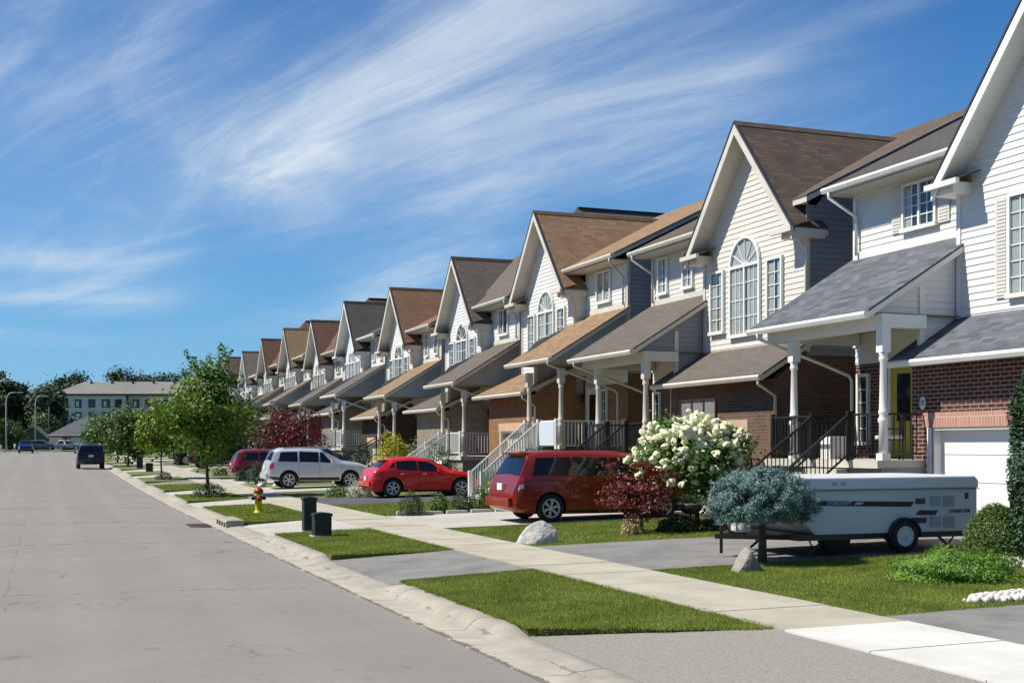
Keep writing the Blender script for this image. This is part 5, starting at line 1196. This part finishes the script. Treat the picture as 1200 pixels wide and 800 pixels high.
# storm drain: kerb inlet with four mouths and a grate in the gutter
y0, y1 = 33.35, 35.35; zg = g(34.3); o_ = (4.7, 34.3, zg); root = empty('storm_drain', o_, 0, 'kerb storm drain with four dark mouths and a grate in the gutter', 'storm drain')
f = MB(); f.prism([(4.50,y0,zg+.12),(4.98,y0,zg+.12),(4.98,y0,zg+.19),(4.56,y0,zg+.185),(4.50,y0,zg+.16)], (0,y1-y0,0))
for k in range(5): yy_ = y0+(y1-y0-.12)*k/4; f.box(4.505, 4.97, yy_, yy_+.12, zg-.05, zg+.121)
f.build('inlet_lintel', KERB, root, o_); f = MB(); f.box(4.53, 4.96, y0+.05, y1-.05, zg-.04, zg+.118); f.build('inlet_throat', mat('drain_dark', (.01,.01,.01), .9), root, o_)
f = MB(); f.box(3.62, 4.22, y0+.3, y1-.3, zg-.03, zg+.008); f.build('grate_frame', mat('rusty_iron_dark', (.05,.035,.028), .8), root, o_)
f = MB()
for k in range(11): yy_ = y0+.36+k*.125; f.box(3.64, 4.20, yy_, yy_+.045, zg+.008, zg+.03)
f.build('grate', mat('rusty_iron', (.20,.15,.12), .8, col2=(.12,.08,.06), vs=12), root, o_)
# basketball hoop in front of the brown brick garage
x_, y_ = G(818, 15.2); z_ = gz(x_, y_); o_ = (x_, y_, z_); root = empty('basketball_hoop', o_, 0, 'black framed clear backboard with rim rising behind the white hydrangea', 'basketball hoop')
f = MB()
zb0, zb1 = EYE+.32, EYE+1.12; hw_ = .88
for a, b_ in (((y_-hw_, zb0), (y_+hw_, zb0)), ((y_-hw_, zb1), (y_+hw_, zb1)), ((y_-hw_, zb0), (y_-hw_, zb1)), ((y_+hw_, zb0), (y_+hw_, zb1)), ((y_+.3, zb0), (y_+.3, zb1)), ((y_-.3, zb0), (y_-.3, zb1))):
    f.beam((x_, a[0], a[1]), (x_, b_[0], b_[1]), .05, .06)
f.build('backboard_frame', mat('dark_maroon_frame', (.035,.012,.012), .5), root, o_)
BBG = bpy.data.materials.new('clear_board'); BBG.use_nodes = True; t = BBG.node_tree; tb_ = t.nodes.new('ShaderNodeBsdfTransparent'); tb_.inputs[0].default_value = (.86,.88,.88,1)
ms_ = t.nodes.new('ShaderNodeMixShader'); ms_.inputs[0].default_value = .85; t.nodes['Principled BSDF'].inputs['Roughness'].default_value = .05
t.links.new(t.nodes['Principled BSDF'].outputs[0], ms_.inputs[1]); t.links.new(tb_.outputs[0], ms_.inputs[2]); t.links.new(ms_.outputs[0], t.nodes['Material Output'].inputs[0])
f = MB(); f.box(x_-.006, x_+.006, y_-hw_+.03, y_+hw_-.03, zb0+.03, zb1-.03); f.build('backboard', BBG, root, o_)
f = MB(); n = 20; f.tube([(x_-.30+.23*math.cos(6.2832*k/n), y_+.23*math.sin(6.2832*k/n), zb0+.18) for k in range(n+1)], .01, 6, cap=False); f.box(x_-.09, x_-.01, y_-.06, y_+.06, zb0+.1, zb0+.2); f.build('rim', mat('orange_rim', (.05,.02,.015), .5), root, o_)
f = MB()
for k in range(10): a, b_ = 6.2832*k/10, 6.2832*(k+.6)/10; f.tube([(x_-.30+.23*math.cos(a), y_+.23*math.sin(a), zb0+.17), (x_-.30+.13*math.cos(b_), y_+.13*math.sin(b_), zb0-.22)], .005, 4)
f.build('net', mat('dark_net', (.05,.05,.05), .8), root, o_)
f = MB(); f.tube([(x_+.75, y_, z_+.15), (x_+.75, y_, EYE+.5), (x_+.06, y_, zb1-.2)], .04, 8); f.beam((x_+.75, y_, EYE+.2), (x_+.06, y_, zb0+.1), .04, .04); f.build('pole', BLACK, root, o_)
f = MB(); f.prism([(x_+.35, y_-.45, z_), (x_+1.25, y_-.45, z_), (x_+1.2, y_-.4, z_+.16), (x_+.5, y_-.4, z_+.16)], (0,.85,0)); f.build('base', BLACK, root, o_)
# patio chairs with white cushions on the nearest porch
dkz = EYE-.29
def patio_chair(x, y, rz, label):
    root = empty('patio_chair', (x, y, dkz), rz, label, 'chair', 'patio chairs on the nearest porch'); 
    def q(name, m, *b): f = MB(); f.box(*b); return f.build(name, m, root, uv=False)
    for a in (-.24,.24):
        for b_ in (-.24,.24): q('leg', BLACK, a-.015, a+.015, b_-.015, b_+.015, 0, .42 if a < 0 else .62)
    q('seat', BLACK, -.26, .26, -.26, .26, .40, .43); q('cushion', WHITE, -.25, .24, -.24, .24, .432, .50)
    f = MB()
    for k in range(6): f.box(.24, .27, -.24+.09*k, -.21+.09*k, .43, .90)
    f.box(.235, .275, -.27, .27, .88, .92); f.build('backrest', BLACK, root, uv=False)
    for b_ in (-.27, .25): q('armrest', BLACK, -.25, .25, b_-.01, b_+.03, .62, .645)
patio_chair(16.3, 21.35, R(-30), 'black patio chair with white cushion behind the porch rail, nearer the yellow door')
patio_chair(16.9, 24.0, R(60), 'black patio chair with white cushion at the stair side of the porch')
f = MB(); f.box(16.05, 16.55, 23.05, 23.4, dkz, dkz+.48); o = f.build('storage_box', WHITE, None, (16.3, 23.2, dkz)); tag(o, 'white box standing on the nearest porch behind the stair rail', 'box')

# ------------------------------------------------------------------ far end of the street
# street lamps
LAMPM = mat('grey_lamp_metal', (.36, .36, .35), .5)
def street_lamp(px, D, h, arm, label, off=(0,0)):
    x, y = wp(px, D); z = g(min(y, 400))+.15; root = empty('street_lamp', (x, y, z), -YAW, label, 'street lamp', 'curved arm street lamps at the end of the street')
    f = MB(); pts = [(0,0,-.1), (0,0,h*.5), (0,0,h-1.6)] + [(arm*.5*(1-math.cos(a)), 0, h-1.6+1.6*math.sin(a)) for a in (.35,.7,1.05,1.35)] + [(arm, 0, h)]
    f.tube(pts, [.16,.12,.10,.09,.085,.08,.075,.06], 8); f.build('pole', LAMPM, root, uv=False)
    f = MB(); f.box(arm-.1, arm+.75, -.16, .16, h-.08, h+.08); f.build('lamp_head', LAMPM, root, uv=False)
street_lamp(-3, 168, 9.6, 1.2, 'curved street lamp nearest the left edge of the picture')
street_lamp(7.2, 203, 9.4, 2.0, 'curved street lamp second from the left edge')
street_lamp(41.5, 218, 9.4, 1.4, 'curved street lamp beside the far pedestrian, in front of dark trees')
x, y = wp(57.5, 240); root = empty('utility_pole', (x, y, 1.3), 0, 'thin wooden pole with a short lamp arm left of the apartment block', 'pole')
f = MB(); f.tube([(x, y, 1.2), (x, y, 9.6)], .13, 8); f.build('post', BARK, root, (x, y, 1.3), uv=False)
f = MB(); f.tube([(x, y, 6.6), (x-1.1, y+.3, 8.3)], .06, 6); f.build('lamp_arm', LAMPM, root, (x, y, 1.3), uv=False)
# apartment block
ax, ay = wp(65, 330); az = 1.3
root = empty('apartment_building', (ax, ay, az), -YAW, 'long grey four storey apartment block with a pale roof beyond the street end', 'building')
AW = mat('apartment_wall', (.58, .565, .53), .8, col2=(.52,.505,.47), vs=.3); AT = mat('apartment_dark_trim', (.05, .055, .065), .6); AR = mat('apartment_roof', (.20, .19, .165), .9, col2=(.165,.155,.135), vs=.2); AG = mat('apartment_glass', (.03,.035,.045), .1)
L_, Dp, Hh = 46., 16., 14.0
def ab(name, m, *b, par=root): f = MB(); f.box(*b); return f.build(name, m, par, uv=False)
ab('wall', AW, 0, 18.9, 0, Dp, 0, Hh); ab('wall', AW, 18.9, L_, .8, Dp, 0, Hh); ab('eave_band', AT, -.5, L_+.5, -.5, Dp+.3, Hh, Hh+.5)
f = MB(); f.add([(-.6,-.6,Hh+.5),(L_+.6,-.6,Hh+.5),(L_+.6,Dp+.6,Hh+.5),(-.6,Dp+.6,Hh+.5),(5.0,Dp/2,Hh+4.1),(L_-5,Dp/2,Hh+4.1)], [(0,1,5,4),(1,2,5),(2,3,4,5),(3,0,4),(3,2,1,0)]); f.build('roof', AR, root, uv=False)
for k in range(7): ab('roof_vent', AT, 7+k*5.6, 7.5+k*5.6, Dp/2-1.6, Dp/2-1.1, Hh+3.3, Hh+4.3)
for fl in range(4):
    for k, wx in enumerate((2.3, 6.0, 9.6, 13.3, 16.6, 21, 24.5, 28.5, 32, 36, 40, 43.5)):
        if fl < 1 and wx > 14: continue
        yy0 = 0 if wx < 18 else .8; ww = 1.8 if k % 3 else 2.2; zz0 = 1.0+fl*3.35
        w_ = ab('window', AT, wx-ww/2, wx+ww/2, yy0-.12, yy0-.01, zz0-.2, zz0+2.0)
        ab('pane', AG, wx-ww/2+.15, wx+ww/2-.15, yy0-.17, yy0-.121, zz0, zz0+1.8, par=w_)
        if k % 2: ab('curtain', CURT, wx-.5, wx+.2, yy0-.19, yy0-.171, zz0+.1, zz0+1.5, par=w_)
for fl in range(1, 4): ab('balcony', AT, .9, 4.2, -1.5, -.01, fl*3.35-.3, fl*3.35+.8) if fl < 3 else None
ab('corner_board', AT, 18.7, 19.0, -.1, .8, 0, Hh); ab('downspout', AT, -.05, .15, -.12, -.01, 0, Hh)
# bungalow
bx_, by_ = wp(57, 233); root = empty('bungalow', (bx_, by_, 1.2), -YAW, 'low bungalow with a dark hipped roof in front of the apartment block', 'house')
BW = mat('bungalow_wall', (.16, .11, .085), .85, col2=(.12,.085,.07), vs=1.); BRf = SH['dark']
ab('wall', BW, .6, 9.6, 0, 8, -.2, 2.9, par=root)
f = MB(); f.add([(0,-.6,2.9),(10.2,-.6,2.9),(10.2,8.6,2.9),(0,8.6,2.9),(4.6,4.,6.1),(5.8,4.,6.1)], [(0,1,5,4),(1,2,5),(2,3,4,5),(3,0,4),(3,2,1,0)]); f.build('roof', mat('bungalow_shingles', (.085,.090,.105), .9, col2=(.07,.074,.088), vs=1.), root, uv=False)
ab('fascia', WHITE, -.02, 10.22, -.64, -.605, 2.78, 2.92, par=root)
for a, b_ in ((3.4,3.9),(4.2,6.4),(6.8,7.5)): w_ = ab('window', WHITE, a, b_, -.1, -.01, .8, 2.5, par=root); ab('pane', AG if a != 4.2 else CURT, a+.1, b_-.1, -.13, -.101, .9, 2.4, par=w_)
ab('garage_wall', mat('pale_stone_wall', (.42,.36,.30), .9), .7, 3.0, -1.6, -.01, -.2, 2.5, par=root)
# low garage at the left with a green gable
cx_, cy_ = wp(15, 245); root = empty('green_cottage', (cx_, cy_, 1.2), -YAW, 'low dark green cottage with pale sloping roof behind the left street lamps', 'house')
ab('wall', mat('dark_green_wall', (.05,.075,.045), .8), .5, 6.5, 0, 7, -.2, 2.3, par=root); 
f = MB(); f.prism([(4.3,-.5,4.6),(7.0,-.5,2.2),(7.0,-.5,2.4),(4.3,-.5,4.8),(-.6,-.5,2.4),(-.6,-.5,2.2)], (0,8,0)); f.build('roof', AR, root, uv=False)
f = MB(); f.prism([(.5,-.01,2.3),(6.5,-.01,2.3),(4.3,-.01,4.5)], (0,.2,0)); f.build('gable', mat('gable_green', (.07,.09,.05), .8), root, uv=False)
ab('garage_door', mat('blue_grey_door', (.10,.12,.17), .6), 1.2, 5.6, -.06, -.01, -.1, 2.0, par=root)
# trees round the far buildings
FAR = mat('far_leaf', (.016, .040, .012), .7, col2=(.045, .085, .02), isl=.55, vs=.4, trans=.1)
FARB = mat('far_leaf_bright', (.05, .10, .02), .7, col2=(.10, .16, .03), isl=.55, vs=.4, trans=.1)
def fartree(px, D, top, w, m, label, size=.9, per=110, nc=42):
    w *= 1.25
    x, y = wp(px, D); z = g(y)+.1; h = EYE+(522-top)*D/1465-z
    tree('tree', label, 'tree', x, y, h, w/2, h*.56, nc, per, w*.075, size, m, .28, 'trees beyond the end of the street', z=z, bias=.15, rz=h*.42, nl=5)
for k, (px, top, D) in enumerate([(-22,432,262),(-8,440,268),(4,436,256),(14,448,262),(27,452,270),(38,447,275),(50,452,282),(58,447,300),(47,462,255)]):
    fartree(px, D, top, 7.5, FAR, ['dark tree cut by the left edge, behind the first street lamp','dark tree beside the left edge with a pointed top','tall dark tree above the first street lamp','dark tree just behind the second street lamp','dark tree between second and third street lamps','dark round tree behind the third street lamp','dark tree directly left of the apartment block corner','tall dark tree touching the left roof end of the apartment block','small dark tree beside the wooden pole'][k], .95)
fartree(-9, 225, 489, 7, FARB, 'pale grey green bush at the left edge behind the second lamp', .5)
fartree(11, 232, 492, 5.5, FARB, 'pale rounded tree in front of the dark green cottage', .45)
fartree(50, 250, 482, 5.5, FARB, 'light green tree between cottage and bungalow', .45)
fartree(92, 300, 478, 4, FARB, 'small light tree in front of the apartment block wall', .5, 40, 14)
tops = [436,434,437,441,438,434,431,433,436,433,431,430,433,432,430,433]
places = ['above the left roof end', 'second from the left', 'third from the left', 'fourth from the left', 'fifth from the left', 'sixth from the left', 'seventh from the left', 'eighth from the left', 'ninth from the left',
          'tenth from the left', 'eleventh from the left', 'twelfth from the left', 'thirteenth from the left', 'just left of the tallest street tree', 'behind the tallest street tree', 'last before the first roofs']
for k, tp_ in enumerate(tops): fartree(62+k*14, 410+(k % 3)*12, tp_+1, 15, FAR, 'dark tree on the skyline behind the apartment block, '+places[k], 1.0, 160, 52)
for k, (px, D, lb) in enumerate([(150,240,'dark tree low at the right side of the apartment block'),(172,235,'dark tree behind the yellow green street tree crown'),(205,230,'dark tree hidden behind the tallest street tree'),(235,228,'dark tree behind the last taupe roofed house')]):
    fartree(px, D, 478-k, 7, FAR, lb, .6)
# pedestrian crossing at the far end
def person(x, y, z, rz, label, shirt, legs, skin):
    root = empty('person', (x, y, z), rz, label, 'person')
    J = {'pelvis':(0,0,.93,.125),'waist':(0,0,1.08,.115),'chest':(0,.01,1.30,.145),'neck':(0,.0,1.47,.06),'chin':(0,.03,1.56,.07),'head':(0,.02,1.66,.098),'crown':(0,.01,1.73,.07),
      'lh':(-.10,0,.88,.10),'lk':(-.10,.20,.50,.065),'la':(-.10,.10,.09,.045),'lt':(-.10,.27,.035,.035),'rh':(.10,0,.88,.10),'rk':(.10,-.02,.48,.065),'ra':(.10,-.34,.13,.045),'rt':(.10,-.22,.035,.035),
      'ls':(-.19,0,1.40,.06),'le':(-.25,-.12,1.13,.045),'lw':(-.25,-.02,.90,.032),'lf':(-.25,.03,.82,.03),'rs':(.19,0,1.40,.06),'re':(.25,.08,1.13,.045),'rw':(.24,.26,.96,.032),'rf':(.24,.32,.90,.03)}
    E = [('pelvis','waist'),('waist','chest'),('chest','neck'),('neck','chin'),('chin','head'),('head','crown'),('pelvis','lh'),('lh','lk'),('lk','la'),('la','lt'),('pelvis','rh'),('rh','rk'),('rk','ra'),('ra','rt'),
         ('chest','ls'),('ls','le'),('le','lw'),('lw','lf'),('chest','rs'),('rs','re'),('re','rw'),('rw','rf')]
    ks = list(J); me = bpy.data.meshes.new('body'); me.from_pydata([J[k][:3] for k in ks], [(ks.index(a), ks.index(b_)) for a, b_ in E], [])
    o = bpy.data.objects.new('body', me); scene.collection.objects.link(o)
    md = o.modifiers.new('s', 'SKIN'); o.modifiers.new('d', 'SUBSURF').levels = 2
    sk = me.skin_vertices[0].data if me.skin_vertices else None
    if sk is None:
        bm_ = bmesh.new(); bm_.from_mesh(me); bm_.verts.layers.skin.verify(); bm_.to_mesh(me); bm_.free(); sk = me.skin_vertices[0].data
    for i, k in enumerate(ks): sk[i].radius = (J[k][3], J[k][3]*(.8 if k in ('chest','waist','pelvis') else 1)); sk[i].use_root = k == 'pelvis'
    dg = bpy.context.evaluated_depsgraph_get(); m2 = bpy.data.meshes.new_from_object(o.evaluated_get(dg)); bpy.data.objects.remove(o)
    for q in (shirt, legs, skin, BLACK): m2.materials.append(q)
    for p in m2.polygons:
        c_ = p.center; p.use_smooth = True
        p.material_index = 3 if c_.z < .09 else 2 if (c_.z > 1.50 or (abs(c_.x) > .2 and c_.z < 1.12)) else 0 if c_.z > .95 else 1
    b_ = bpy.data.objects.new('body', m2); scene.collection.objects.link(b_); b_.parent = root
    f = MB(); f.lathe([(.0,.13),(.06,.12),(.10,.06),(.108,-.0),(.085,-.03)][::-1], (0,-.005,1.655), 'z', 14); f.build('hair', BARK, root, uv=False)
x, y = wp(76, 196); person(x, y, g(y)+.07, R(60), 'pedestrian in a white top and dark trousers walking across the far street', WHITE, BLACK, mat('skin', (.45,.28,.2), .6))
